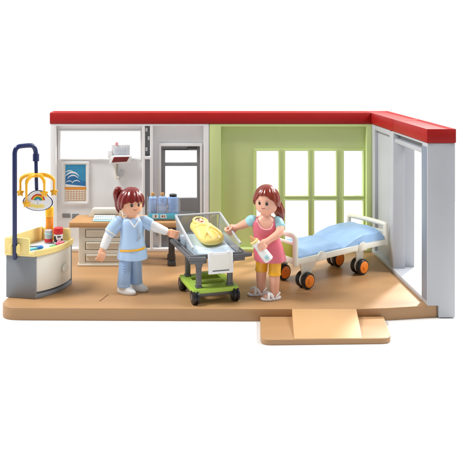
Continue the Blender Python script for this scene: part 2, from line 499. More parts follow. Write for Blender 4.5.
one('threshold', 'bluegrey', lambda b: box(b, 16.88, 18.64, 45.83, 56.97, 0.004, 0.3, 0.05), RW)
def rail(b):
    box(b, 17.02, 17.95, 45.87, 51.68, 9.62, 9.92, 0.05)
one('door_rail', 'bluegrey', rail, RW)
one('rail_slot', 'doorgrey', lambda b: box(b, 17.35, 18.6, 45.87, 51.66, 9.9, 10.38, 0.02), RW)

# ------------------------------------------------------------------ red caps on the walls
def cap_bm(b, x0, x1, y0, y1, z0, z1):
    c = bmesh.new()
    bmesh.ops.create_cube(c, size=1)
    for v in c.verts:
        v.co = V((x0 + x1) / 2 + v.co.x * (x1 - x0), (y0 + y1) / 2 + v.co.y * (y1 - y0), (z0 + z1) / 2 + v.co.z * (z1 - z0))
    top = [f for f in c.faces if f.normal.z > 0.9]
    bmesh.ops.inset_region(c, faces=top, thickness=0.26, depth=0)
    for v in top[0].verts: v.co.z -= 0.12
    bevel_sharp(c, 0.04, 2)
    merge(b, c)
cap = thing('coping', 'long red cap strip lying along the top of the back wall', 'coping', (0, 0, 10.46))
one('coping_body', 'red', lambda b: cap_bm(b, -9.3, 16.84, YB - 0.04, YB + 1.7, 0.0, 0.91), cap)
cap2 = thing('coping', 'bright red cap strip on top of the side wall, running towards the front', 'coping', (0, 0, 10.46))
def c2(b):
    cap_bm(b, 16.86, 18.74, 44.88, 51.6, 0.0, 0.915); cap_bm(b, 16.86, 18.74, 51.62, 58.72, 0.0, 0.915)
one('coping_body', 'red', c2, cap2)

# ------------------------------------------------------------------ ramp at the front
RP = thing('entrance_ramp', 'brown entrance ramp plate projecting from the front edge of the floor', 'ramp', (9.8, 43, -0.8))
def rp(b):
    pts = [(6.1 - 9.8, 44.38 - 43), (5.62 - 9.8, 40.78 - 43), (13.35 - 9.8, 41.0 - 43), (13.92 - 9.8, 44.38 - 43)]
    prism(b, rounded(pts, [0.05, 0.55, 0.75, 0.05], 8), 0.0, 0.33, 0.07, seg=3)
one('ramp_plate', 'floor', rp, RP)
def rmat(b):
    x0, x1, xf0, xf1 = 8.12 - 9.8, 12.2 - 9.8, 7.6 - 9.8, 11.6 - 9.8
    c = bmesh.new()
    P = [(x0, 1.41, 0.806), (x1, 1.41, 0.806), (xf1, -2.06, 0.36), (xf0, -2.12, 0.36)]
    Q = [(p[0], p[1], 0.30) for p in P]
    a = [c.verts.new(p) for p in P]; d = [c.verts.new(p) for p in Q]
    c.faces.new(a); c.faces.new(d)
    for i in range(4): c.faces.new((a[i], a[(i + 1) % 4], d[(i + 1) % 4], d[i]))
    bmesh.ops.recalc_face_normals(c, faces=c.faces[:])
    bevel_sharp(c, 0.02, 2)
    merge(b, c)
one('slope', 'mat', rmat, RP)

# ------------------------------------------------------------------ changing cabinet
CB = thing('changing_cabinet', 'grey changing cabinet with curved white door and pale yellow tray top', 'cabinet', (-8.6, 47.8, 0))
def cabpoly(grow=0.0, bulge=0.36):
    P1, P2, P3, Q1 = V(-1.9, -1.3), V(0.06, -1.7), V(2.14, 1.4), V(0.0, 1.82)
    d = (P3 - P2); n = V(d.y, -d.x).normalized()
    pts = [P1]
    for k in range(13):
        t = k / 12
        pts.append(P2 + d * t + n * bulge * 4 * t * (1 - t))
    pts.append(Q1)
    c = V(0.05, 0.1)
    return [((p + (p - c).normalized() * grow).x, (p + (p - c).normalized() * grow).y) for p in pts]
def cbody(b):
    poly = cabpoly(-0.02)
    prism(b, poly, 0.0, 0.28, 0.04)                                 # plinth
    inner = cabpoly(-0.2)
    prism(b, inner, 0.26, 2.85, 0.03)
    # end panel that faces the room's front
    pts = [(-1.9, -1.3), (0.14, -1.71), (0.2, -1.55), (0.02, -1.3), (-1.85, -1.0)]
    prism(b, pts, 0.0, 2.86, 0.05)
    prism(b, [(2.14, 1.4), (1.98, 1.3), (0.0, 1.7), (0.0, 1.84)], 0.0, 2.86, 0.03)
one('body', 'cabgrey', cbody, CB)
def cdoor(b):
    P2, P3 = V(0.12, -1.55), V(2.06, 1.3)
    d = P3 - P2; n = V(d.y, -d.x).normalized()
    def arc(off):
        return [P2 + d * t + n * (0.40 * 4 * t * (1 - t) + off) for t in [k / 20 for k in range(21)]]
    o = arc(0.02); i = arc(-0.18)
    pts = [(p.x, p.y) for p in o] + [(p.x, p.y) for p in reversed(i)]
    prism(b, pts, 0.42, 2.78, 0.05)
dr = one('door', 'doorwhite', cdoor, CB)
def knob(b):
    P2, P3 = V(0.12, -1.55), V(2.06, 1.3)
    d = P3 - P2; n = V(d.y, -d.x).normalized(); t = 0.66
    p = P2 + d * t + n * (0.40 * 4 * t * (1 - t) + 0.02)
    rot = V(0, 0, 1).rotation_difference(V(n.x, n.y, 0)).to_matrix().to_4x4()
    lathe(b, [(0.16, -0.05), (0.16, 0.10), (0.27, 0.14), (0.28, 0.2), (0.24, 0.25), (0.05, 0.27)], (p.x, p.y, 1.55), 28, rot)
one('knob', 'cream', knob, dr)
def tray(b):
    prism(b, cabpoly(0.12, 0.42), 2.82, 3.04, 0.05)
    outer = cabpoly(0.12, 0.42); inner = cabpoly(-0.10, 0.42)
    # low front lip
    n = len(outer)
    pts = outer[1:n - 1] + inner[1:n - 1][::-1]
    prism(b, pts, 2.98, 3.22, 0.05)
    # high end board beside the pole, long back board, far end board
    o, i = outer, inner
    def wall(a, c, ai, ci, z, w=0.06, zz=None):
        prism(b, [a, c, ci, ai], 2.9, z, w)
    a, c = V(*o[0]), V(*o[1]); ai, ci = V(*i[0]), V(*i[1])
    m = a.lerp(c, 0.84); mi = ai.lerp(ci, 0.84)
    wall(tuple(a), tuple(m), tuple(ai), tuple(mi), 4.02, 0.09)
    wall(o[0], o[-1], i[0], i[-1], 3.98, 0.07)
    a, c = V(*o[-1]), V(*o[-2]); ai, ci = V(*i[-1]), V(*i[-2])
    m = a.lerp(c, 0.92); mi = ai.lerp(ci, 0.92)
    wall(tuple(a), tuple(m), tuple(ai), tuple(mi), 3.9, 0.12)
TR = one('tray', 'tray', tray, CB)
b = bm_new(); prism(b, cabpoly(-0.22, 0.40), 3.035, 3.07, 0.01)
b2 = bm_new(); prism(b2, rounded([(0.9, -0.35), (1.55, 0.35), (2.0, 1.0), (1.75, 1.15), (1.2, 0.5), (0.7, -0.1)], 0.2), 3.06, 3.08, 0)
b3 = bm_new(); prism(b3, rounded([(-0.9, -1.0), (-0.2, -1.15), (0.35, -0.6), (-0.3, -0.4)], 0.15), 3.06, 3.082, 0)
obj('changing_mat', [(b, 'matwhite'), (b2, 'matgreen'), (b3, 'cyanlight')], CB)

# mobile: pole hooked on the cabinet with stars and a rainbow plate
MB = thing('baby_mobile', 'navy hooked pole with yellow star mobile and rainbow cloud plate', 'baby mobile', (-9.85, 46.17, 2.7))
def pole(b):
    e = V(1.25, 0.85, 0)
    pts = [V(0, 0, 0), V(0, 0, 3), V(0, 0, 6.5), V(0, 0, 6.9), V(0.06, 0.04, 7.18), V(0.22, 0.15, 7.33), V(0.42, 0.28, 7.36)]
    pts += [e * 0.7 + V(0, 0, 7.36), e * 0.86 + V(0, 0, 7.28), e * 0.96 + V(0, 0, 7.05), e + V(0, 0, 6.7)]
    tube(b, pts, 0.155, 18, 5)
one('pole', 'navy', pole, MB)
def socket(b):
    lathe(b, [(0.16, 0), (0.215, 0.03), (0.215, 0.5), (0.16, 0.53)], (1.25, 0.85, 6.25), 20)
    tube(b, [(1.25, 0.85, 6.3), (1.27, 0.85, 5.2), (1.30, 0.8, 4.4)], 0.12, 14)
one('hanger', 'navy', socket, MB)
one('clamp', 'tray', lambda b: (box(b, -0.36, 0.42, -0.1, 0.22, 0.32, 0.85, 0.07), box(b, -0.3, -0.16, -0.22, 0.0, 0.3, 0.95, 0.05), box(b, 0.2, 0.36, -0.22, 0.0, 0.3, 0.95, 0.05)), MB)
def star_pts(r0, r1, n=5, a0=PI / 2):
    return [((r1 if k % 2 == 0 else r0) * math.cos(a0 + k * PI / n), (r1 if k % 2 == 0 else r0) * math.sin(a0 + k * PI / n)) for k in range(2 * n)]
def arms(b):
    hx, hy, hz = 1.27, 0.83, 5.28
    lathe(b, [(0.2, -0.12), (0.26, -0.08), (0.26, 0.1), (0.2, 0.14)], (hx, hy, hz + 0.05), 20)
    ends = ((-1.1, 0.15, 0.95), (1.18, 0.1, 0.95), (-0.52, -0.7, 1.35), (0.62, -0.45, 0.85))
    for (dx, dy, dz) in ends:
        tube(b, [(hx, hy, hz + 0.05), (hx + dx * 0.5, hy + dy * 0.5, hz + 0.06), (hx + dx * 0.9, hy + dy * 0.9, hz - 0.16), (hx + dx, hy + dy, hz - 0.4)], [0.15, 0.135, 0.125, 0.1], 12, 5)
        tube(b, [(hx + dx, hy + dy, hz - 0.38), (hx + dx, hy + dy, hz - dz)], 0.08, 10)
AR = one('arm_cross', 'yellow', arms, MB)
for (dx, dy, dz) in ((-1.1, 0.15, 1.05), (1.18, 0.1, 1.0), (-0.52, -0.7, 1.62), (0.62, -0.45, 0.98)):
    b = bm_new()
    prism(b, [(p[0], p[1]) for p in star_pts(0.17, 0.31)], -0.07, 0.07, 0.03, 'y')
    ball(b, (0, 0, 0), (0.14, 0.11, 0.14))
    obj('star', [(b, 'yellow')], AR, loc=(1.27 + dx, 0.83 + dy, 5.28 - dz - 0.1))
# rainbow plate
def cloud(sc):
    pts = []
    for k in range(72):
        a = 2 * PI * k / 72
        x, z = 1.0 * math.cos(a), 0.58 * math.sin(a) - 0.1
        if abs(x) < 0.78 and z > 0:
            z = max(z, math.sqrt(max(0, 0.66 ** 2 - x * x * 0.72)) * 1.05)
        pts.append((x * sc, z * sc))
    return pts
b = bm_new(); prism(b, cloud(1.0), 0.0, 0.1, 0.03, 'y')
b1 = bm_new(); prism(b1, cloud(0.93), -0.012, 0.02, 0.0, 'y')
bs = []
for k, mname in enumerate(('r_red', 'yellow', 'r_green', 'r_blue')):
    q = bm_new()
    prism(q, ring_arc(0.46 - 0.09 * k - 0.09, 0.46 - 0.09 * k, 0.12, PI - 0.12, 20, 0, 0.0, 0.95), -0.022, 0.0, 0, 'y')
    bs.append((q, mname))
q = bm_new()
for k in range(3): ball(q, (-0.35 + k * 0.3, -0.015, -0.33 - 0.05 * (k % 2)), (0.22, 0.015, 0.12))
bs.append((q, 'swaddle'))
q = bm_new(); box(q, -0.015, 0.015, -0.02, 0, -0.4, 0.05, 0); bs.append((q, 'lightgrey'))
obj('rainbow_plate', [(b, 'navy'), (b1, 'bright')] + bs, MB, loc=(1.47, 0.35, 3.72), rot=(R(-6), R(4), R(6)))

# things on the tray
zt = 3.07
BT = thing('bottle', 'tall orange yellow bottle standing at the back of the yellow tray', 'bottle', (-8.02, 49.0, zt))
one('bottle_body', 'orange', lambda b: lathe(b, [(0.24, 0), (0.27, 0.04), (0.27, 1.62), (0.25, 1.7)], (0, 0, 0)), BT)
one('cap', 'yellow', lambda b: lathe(b, [(0.22, 1.68), (0.29, 1.72), (0.29, 2.34), (0.26, 2.4), (0.05, 2.42)], (0, 0, 0), 24), BT)
CN = thing('tin', 'small grey tin with red stripe beside the red capped jar', 'tin', (-8.0, 48.5, zt))
qb = bm_new(); lathe(qb, [(0.24, 0), (0.27, 0.03), (0.27, 0.85), (0.24, 0.9), (0.03, 0.9)])
q = bm_new(); lathe(q, [(0.272, 0.08), (0.279, 0.09), (0.279, 0.32), (0.272, 0.33)])
q2 = bm_new(); lathe(q2, [(0.272, 0.62), (0.279, 0.63), (0.279, 0.72), (0.272, 0.73)])
obj('tin_body', [(qb, 'lightgrey'), (q, 'capred'), (q2, 'cyanlight')], CN)
JR = thing('jar', 'white jar with black printed patches and a wide red cap', 'jar', (-7.32, 48.5, zt))
qb = bm_new(); lathe(qb, [(0.27, 0), (0.31, 0.03), (0.31, 0.64), (0.26, 0.68)])
one('cap', 'capred', lambda b: lathe(b, [(0.25, 0.66), (0.33, 0.67), (0.33, 1.0), (0.30, 1.06), (0.03, 1.07)], (0, 0, 0), 24), JR)
q = bm_new()
for (a, z, r, h) in ((-130, 0.34, 0.10, 0.24), (-112, 0.22, 0.10, 0.10), (-72, 0.50, 0.15, 0.05), (-30, 0.24, 0.09, 0.12)):
    ball(q, (0.30 * math.cos(R(a)), 0.30 * math.sin(R(a)), z), (r, 0.05, h), Matrix.Rotation(R(a + 90), 4, 'Z'))
obj('jar_body', [(qb, 'bright'), (q, 'black')], JR)
PC = thing('pacifier', 'hot pink pacifier lying on the changing mat', 'pacifier', (-7.12, 48.0, zt))
one('shield', 'magenta', lambda b: (ball(b, (0, 0, 0.09), (0.34, 0.22, 0.08)), ball(b, (-0.12, 0.0, 0.17), (0.13, 0.13, 0.1)), ball(b, (0.2, 0.02, 0.16), (0.1, 0.1, 0.09))), PC)
one('ring', 'lightpink', lambda b: tube(b, [(0.18 * math.cos(t * PI / 8), 0.18 * math.sin(t * PI / 8), 0.22) for t in range(17)], 0.035, 8, caps=False), PC)
HB = thing('hairbrush', 'small blue brush lying at the front of the changing mat', 'brush', (-8.5, 46.85, zt), R(25))
one('brush_head', 'brush', lambda b: ball(b, (0.22, 0, 0.13), (0.24, 0.17, 0.13)), HB)
one('handle', 'cyan', lambda b: tube(b, [(0.05, 0, 0.1), (-0.3, 0, 0.08), (-0.62, -0.04, 0.07)], [0.08, 0.06, 0.09], 12, 4), HB)
TH = thing('thermometer', 'thin grey thermometer lying beside the blue brush', 'thermometer', (-8.75, 47.5, zt), R(12))
one('stick', 'cabgrey', lambda b: tube(b, [(-0.4, 0, 0.05), (0.25, 0, 0.05)], [0.055, 0.04], 10), TH)
one('tip', 'bright', lambda b: tube(b, [(0.28, 0, 0.05), (0.42, 0, 0.05)], [0.03, 0.02], 10), TH)

# ------------------------------------------------------------------ wall poster and wall rack
PO = thing('poster', 'framed calendar poster of a blue sea wave above a brown grid', 'poster', (-7.28, YB + 0.545, 5.55))
def pframe(b):
    plate(b, [-1.14, -0.96, 0.96, 1.14], [-1.78, -1.58, 1.6, 1.78], lambda u, v: -0.96 < u < 0.96 and -1.58 < v < 1.6, -0.13, 0.0, lambda u, v, w: (u, w, v), 0.03)
one('frame', 'bright', pframe, PO)
L = []
q = bm_new(); box(q, -0.97, 0.97, -0.05, -0.01, -1.59, 1.61, 0); L.append((q, 'paper'))
q = bm_new(); box(q, -0.82, 0.84, -0.062, -0.04, -0.33, 1.5, 0); L.append((q, 'skyprint'))
q = bm_new(); prism(q, [(-0.82, -0.33), (0.84, -0.33), (0.84, 0.12), (0.3, 0.28), (-0.1, 0.62), (-0.45, 0.72), (-0.82, 0.5)], -0.07, -0.05, 0, 'y'); L.append((q, 'sea'))
q = bm_new()
def band(cx, cz, r, w, a0, a1, sx=1.0):
    n = 14; o = []; i = []
    for k in range(n + 1):
        t = k / n; a = R(a0 + (a1 - a0) * t); ww = w * math.sin(PI * (0.08 + 0.9 * t))
        o.append((cx + sx * (r + ww) * math.cos(a), cz + (r + ww) * math.sin(a)))
        i.append((cx + sx * (r - ww) * math.cos(a), cz + (r - ww) * math.sin(a)))
    return o + i[::-1]
for a in ((-0.25, 0.25, 0.62, 0.07, 150, 25, 1.0), (-0.2, 0.2, 0.42, 0.05, 160, 20, 1.1), (-0.45, 0.5, 0.5, 0.045, 130, 60, 1.1), (0.1, -0.1, 0.3, 0.04, 170, 30, 1.2), (-0.5, -0.05, 0.22, 0.035, 160, 10, 1.2)):
    prism(q, band(*a), -0.078, -0.06, 0, 'y')
prism(q, [(-0.82, -0.33), (0.84, -0.33), (0.84, -0.27), (0.2, -0.2), (-0.3, -0.16), (-0.82, -0.08)], -0.079, -0.06, 0, 'y')
L.append((q, 'foam'))
q = bm_new(); box(q, -0.86, 0.88, -0.075, -0.04, -0.52, -0.35, 0); L.append((q, 'orange'))
q = bm_new()
box(q, -0.82, 0.84, -0.062, -0.04, -1.45, -0.52, 0); L.append((q, 'sand'))
q = bm_new()
for i in range(7):
    for j in range(5):
        box(q, -0.78 + i * 0.23, -0.62 + i * 0.23, -0.07, -0.05, -1.40 + j * 0.175, -1.30 + j * 0.175, 0)
L.append((q, 'paper'))
q = bm_new()
for j in range(5): box(q, -0.8, 0.82, -0.068, -0.05, -1.425 + j * 0.175, -1.413 + j * 0.175, 0)
L.append((q, 'brownprint'))
obj('picture', L, PO)

RK = thing('wall_rack', 'white wall rack with dark red front panel holding clear tubes', 'rack', (-3.55, YB + 0.5, 7.5))
def rackbody(b):
    prism(b, rounded([(-0.95, -0.32), (0.75, -0.28), (1.0, 0.36), (-0.7, 0.34)], 0.12), -0.5, 0.05, 0.05, 'y')
    box(b, -0.75, 0.75, -0.15, 0.02, 0.2, 1.2, 0.06)
    box(b, -1.05, -0.7, -0.3, 0.02, 0.1, 0.75, 0.05)
one('rack_body', 'bright', rackbody, RK)
b = bm_new(); prism(b, [(-0.72, -0.2), (0.52, -0.12), (0.74, 0.26), (-0.52, 0.24)], -0.53, -0.49, 0.01, 'y')
obj('front_panel', [(b, 'darkred')], RK)
for k in range(6):
    q = bm_new(); lathe(q, [(0.06, 0.3), (0.075, 0.34), (0.075, 0.95 + 0.06 * (k % 2)), (0.06, 1.0 + 0.06 * (k % 2))], (-0.42 + k * 0.2, -0.24, 0), 12)
    obj('tube', [(q, 'clear')], RK)
one('red_stopper', 'lightpink', lambda b: lathe(b, [(0.1, 1.15), (0.13, 1.18), (0.13, 1.36), (0.08, 1.4)], (-0.33, -0.1, 0), 14), RK)
ST = thing('hanging_tubes', 'pale yellow tube and curled grey tube hanging below the wall rack', 'tubes', (-3.85, YB + 0.5, 6.9))
one('yellow_tube', 'cream', lambda b: (tube(b, [(-0.12, -0.1, 0.25), (-0.12, -0.12, -0.5), (-0.05, -0.12, -0.85)], 0.1, 12, 4), ball(b, (0.02, -0.12, -0.9), (0.2, 0.1, 0.14))), ST)
one('grey_tube', 'lightgrey', lambda b: tube(b, [(0.02, -0.08, 0.2), (0.0, -0.1, -0.4), (0.12, -0.14, -0.85), (0.42, -0.14, -0.75), (0.5, -0.1, -0.4), (0.3, -0.1, -0.3), (0.2, -0.14, -0.75), (0.22, -0.14, -1.1)], 0.035, 8, 5), ST)

# ------------------------------------------------------------------ desk
DK = thing('desk', 'brown topped desk with cream drawer unit and dark grey leg', 'desk', (-3.1, 54.3, 0))
def dtop(b):
    prism(b, rounded([(-4.15, -1.23), (4.18, -1.23), (4.18, 1.3), (-3.75, 1.3)], [0.12, 0.12, 0.1, 0.1]), 2.97, 3.37, 0.06)
one('desk_top', 'wood', dtop, DK)
def unit(b):
    x0, x1, y0, y1 = -3.4, 0.35, -1.02, 1.15
    fz = lambda u, v, w: (u, w, v)
    us = [x0, x0 + 0.5, x1 - 0.5, x1]
    vs = [0.02, 0.28, 0.92, 1.22, 1.86, 2.16, 2.78, 2.98]
    plate(b, us, vs, lambda u, v: x0 + 0.5 < u < x1 - 0.5 and (0.28 < v < 0.92 or 1.22 < v < 1.86 or 2.16 < v < 2.78), y0, y0 + 0.35, fz, 0.05)
    box(b, x0 + 0.02, x1 - 0.02, y0 + 0.3, y1, 0.02, 2.96, 0.04)
    box(b, x0 - 0.08, x1 + 0.08, y0 - 0.05, y1, 0.0, 0.16, 0.04)
U = one('drawer_unit', 'cream', unit, DK)
for k, z in enumerate((0.28, 1.22, 2.16)):
    b = bm_new()
    box(b, -2.86, -0.19, -1.0, -0.7, z + 0.04, z + 0.6, 0.04)
    box(b, -2.84, -0.21, -1.12, -0.9, z + 0.48, z + 0.62, 0.04)
    obj('drawer', [(b, 'cream')], U)
def dleg(b):
    box(b, 3.45, 3.92, -0.98, -0.6, 0.0, 2.98, 0.05)
    box(b, 3.36, 4.0, -1.12, -0.5, 0.0, 0.36, 0.06)
    box(b, 3.36, 4.0, -1.08, -0.5, 2.5, 2.98, 0.05)
    box(b, 3.62, 3.74, -1.02, -0.94, 0.36, 2.5, 0.02)
one('leg', 'dark', dleg, DK)
one('leg', 'dark', lambda b: (box(b, 3.45, 3.92, 0.6, 0.98, 0.0, 2.98, 0.05), box(b, 3.36, 4.0, 0.5, 1.12, 0.0, 0.36, 0.06)), DK)

KB = thing('keyboard', 'pale cyan keyboard with white keys on the desk top', 'keyboard', (-4.6, 53.75, 3.37), R(-3))
one('keyboard_base', 'cyanlight', lambda b: prism(b, [(-0.5, 0.0), (0.55, 0.0), (0.55, 0.28), (-0.5, 0.1)], -0.82, 0.82, 0.04, 'x'), KB)
q = bm_new()
for i in range(9):
    for j in range(3):
        M = Matrix.Translation((-0.68 + i * 0.17, -0.3 + j * 0.28, 0.17 + j * 0.048)) @ Matrix.Rotation(R(9.5), 4, 'X')
        box(q, -0.06, 0.06, -0.1, 0.1, -0.05, 0.05, 0.02, M)
obj('keys', [(q, 'bright')], KB)
TRY = thing('letter_tray', 'low cream rounded tray standing behind the keyboard', 'tray', (-4.55, 55.1, 3.37))
def lt(b):
    prism(b, rounded([(-1.35, 0), (1.35, 0), (1.2, 0.66), (-1.05, 0.66)], [0.05, 0.05, 0.25, 0.25]), -0.3, 0.3, 0.06, 'y')
one('tray_body', 'cream', lt, TRY)
one('slot', 'doorgrey', lambda b: box(b, -0.9, 1.0, -0.315, -0.28, 0.2, 0.26, 0), TRY)

BR = thing('bottle_rack', 'clear rack with cyan label strip holding blue bottles on the desk', 'rack', (0.0, 54.05, 3.37))
def brack(b):
    t = 0.05
    box(b, -1.3, 1.25, -0.42, 0.42, 0.0, 0.2, 0.03)
    box(b, -1.3, 1.25, -0.43, -0.38, 0.2, 1.75, 0.015)
    box(b, -1.3, -1.25, -0.38, 0.42, 0.2, 1.75, 0.015)
    box(b, 1.2, 1.25, -0.38, 0.42, 0.2, 1.75, 0.015)
one('rack_box', 'clear', brack, BR)
L = []
q = bm_new(); box(q, -1.2, 1.02, -0.47, -0.435, 0.14, 0.56, 0.01); L.append((q, 'cyan'))
q = bm_new(); box(q, -0.88, -0.42, -0.485, -0.46, 0.22, 0.5, 0.0); box(q, -0.28, 0.2, -0.485, -0.46, 0.22, 0.5, 0.0); L.append((q, 'foam'))
q = bm_new(); box(q, -0.7, -0.58, -0.495, -0.48, 0.27, 0.46, 0); ball(q, (-0.12, -0.485, 0.36), (0.08, 0.012, 0.08)); box(q, 0.02, 0.08, -0.495, -0.48, 0.27, 0.44, 0); L.append((q, 'brownprint'))
obj('label_strip', L, BR)
for k, (x, capm, lab) in enumerate(((-0.86, 'tan', 'blue bottle with tan stopper at the left of the desk rack'), (-0.12, 'tan', 'blue bottle with tan stopper in the middle of the desk rack'), (0.70, 'black', 'wide blue bottle with flat black cap at the right of the desk rack'))):
    t = thing('bottle', lab, 'bottle', (x, 54.05, 3.37 + 0.2), 0, 'blue bottles in the desk rack')
    r = (0.33, 0.36, 0.41)[k]
    one('bottle_body', 'bottleblue', lambda b: lathe(b, [(r * .9, 0), (r, 0.05), (r, 1.42), (r * .85, 1.55), (r * .6, 1.6)], seg=30), t)
    if capm == 'tan':
        one('stopper', 'tan', lambda b: lathe(b, [(0.12, 1.55), (0.13, 1.6), (0.15, 1.8), (0.13, 1.86), (0.03, 1.88)], seg=18), t)
    else:
        one('cap', 'black', lambda b: lathe(b, [(0.26, 1.58), (0.29, 1.6), (0.29, 1.72), (0.26, 1.76), (0.03, 1.77)], seg=24), t)

# ------------------------------------------------------------------ hospital bed
BD = thing('hospital_bed', 'cream wheeled hospital bed with blue mattress and orange wheel hubs', 'bed', (8.84, 47.12, 0), R(34))
def bframe(b):
    box(b, 0.1, 9.55, 0.0, 0.34, 1.88, 2.3, 0.08)
    box(b, 0.1, 9.55, 3.3, 3.64, 1.88, 2.3, 0.08)
    box(b, 0.0, 0.4, 0.02, 3.62, 1.9, 2.28, 0.08)
    box(b, 9.2, 9.6, 0.02, 3.62, 1.9, 2.28, 0.08)
    box(b, 0.3, 9.3, 0.3, 3.34, 1.98, 2.16, 0.03)
    for u in (2.5, 6.75):
        p = [(u - 0.42, 1.86), (u + 0.42, 1.86)] + [(u + 0.42 * math.cos(k * PI / 14), 2.12 + 0.38 * math.sin(k * PI / 14)) for k in range(15)]
        prism(b, p, -0.07, 0.02, 0.03, 'y')
        prism(b, [(u + (x - u) * 0.68, 1.9 + (z - 1.86) * 0.78) for x, z in p], -0.1, 0.0, 0.02, 'y')
one('frame', 'bedcream', bframe, BD)
def mheight(u, v):
    t = max(0, min(1, (u - 4.7) / 2.3)); t = t * t * (3 - 2 * t)
    t2 = max(0, min(1, (9.45 - u) / 0.7)); t2 = t2 * t2 * (3 - 2 * t2)
    z = 2.66 + 0.46 * t * (0.35 + 0.65 * t2)
    z += 0.09 * noise.noise((u * 0.55, v * 0.9, 3.1)) + 0.05 * noise.noise((u * 1.6 + v, v * 1.7, 1.1))
    z -= 0.10 * math.exp(-((u - 5.0) / 0.35) ** 2)
    e = min(v - 0.12, 3.5 - v); ee = max(0.0, min(1.0, e / 0.65)); z -= 0.26 * (1 - ee) ** 2
    e = min(u - 0.25, 9.35 - u); ee = max(0.0, min(1.0, e / 0.4)); z -= 0.26 * (1 - ee) ** 2
    return z
def matt(b):
    nu, nv = 110, 46
    g = [[b.verts.new((0.25 + 9.1 * i / nu, 0.12 + 3.38 * j / nv, mheight(0.25 + 9.1 * i / nu, 0.12 + 3.38 * j / nv))) for j in range(nv + 1)] for i in range(nu + 1)]
    for i in range(nu):
        for j in range(nv):
            b.faces.new((g[i][j], g[i + 1][j], g[i + 1][j + 1], g[i][j + 1]))
    loop = [g[i][0] for i in range(nu + 1)] + [g[nu][j] for j in range(1, nv + 1)] + [g[i][nv] for i in range(nu - 1, -1, -1)] + [g[0][j] for j in range(nv - 1, 0, -1)]
    low = [b.verts.new((v.co.x, v.co.y, 2.13)) for v in loop]
    n = len(loop)
    for k in range(n): b.faces.new((loop[k], low[k], low[(k + 1) % n], loop[(k + 1) % n]))
    b.faces.new(low)
    bmesh.ops.recalc_face_normals(b, faces=b.faces[:])
one('mattress', 'blue', matt, BD, ang=70)
def foot(b):
    tube(b, [(0.12, 0.12, 1.9), (0.12, 0.12, 3.5), (0.12, 0.18, 3.74), (0.12, 0.42, 3.85), (0.12, 1.8, 3.85), (0.12, 3.2, 3.85), (0.12, 3.46, 3.74), (0.12, 3.52, 3.5), (0.12, 3.52, 1.9)], 0.185, 16, 4)
    box(b, 0.05, 0.2, 0.15, 3.5, 3.2, 3.4, 0.04)
    box(b, 0.03, 0.22, 0.15, 3.5, 2.2, 2.35, 0.04)
FB = one('footboard', 'bedcream', foot, BD)
one('panel', 'olive', lambda b: box(b, 0.07, 0.18, 0.22, 3.42, 2.33, 3.22, 0.01), FB)
def head(b):
    tube(b, [(9.48, 0.12, 1.9), (9.48, 0.12, 3.15), (9.48, 0.16, 3.3), (9.48, 0.32, 3.38), (9.48, 1.8, 3.42), (9.48, 3.45, 3.38), (9.48, 3.62, 3.28), (9.48, 3.68, 3.1), (9.48, 3.68, 1.9)], 0.185, 16, 4)
    box(b, 9.4, 9.56, 0.15, 3.6, 2.72, 2.92, 0.04)
    box(b, 9.38, 9.57, -0.02, 0.26, 1.9, 3.3, 0.06)
one('headboard', 'bedcream', head, BD)
AX = Matrix.Rotation(R(90), 4, 'X')
def tyre(b, w=0.2):
    lathe(b, [(0.36, -w), (0.50, -w), (0.56, -w * .6), (0.57, 0), (0.56, w * .6), (0.50, w), (0.36, w)], (0, 0, 0), 36, AX)
def hubf(b, w=0.2):
    lathe(b, [(0.1, w - .08), (0.43, w - .03), (0.43, w + 0.02), (0.36, w + 0.05), (0.16, w + 0.03), (0.14, w + 0.09), (0.02, w + 0.1)], (0, 0, 0), 30, AX)
for (u, v, side) in ((1.45, 0.3, 1), (7.05, 0.3, 1), (1.45, 3.1, -1), (7.05, 3.1, -1)):
    forkb = bm_new()
    if u < 4:
        prism(forkb, [(u - 0.55, 1.95), (u + 1.3, 1.95), (u + 0.55, 0.95), (u + 0.2, 0.5), (u - 0.2, 0.5)], v + side * 0.16, v + side * 0.28, 0.03, 'y')
    else:
        prism(forkb, [(u - 0.5, 1.95), (u + 0.4, 1.95), (u + 0.3, 0.6), (u - 0.3, 0.6)], v + side * 0.16, v + side * 0.28, 0.03, 'y')
    lathe(forkb, [(0.5, -0.05), (0.5, 0.05)], (u, v + side * 0.24, 0.62), 28, AX)
    obj('wheel_fork', [(forkb, 'bedcream')], BD)
    for dv, hub in ((-side * 0.03, True), (side * 0.5, False)):
        wb = bm_new(); tyre(wb, 0.17)
        w = obj('wheel', [(wb, 'black')], BD, loc=(u, v + dv, 0.57))
        if hub:
            hb = bm_new(); hubf(hb, 0.17)
            h = obj('hub', [(hb, 'hub')], w)
            if side < 0: h.rotation_euler = (0, 0, PI)
        else:
            hb = bm_new(); hubf(hb, 0.17)
            h = obj('hub', [(hb, 'hub')], w)
            if side > 0: h.rotation_euler = (0, 0, PI)

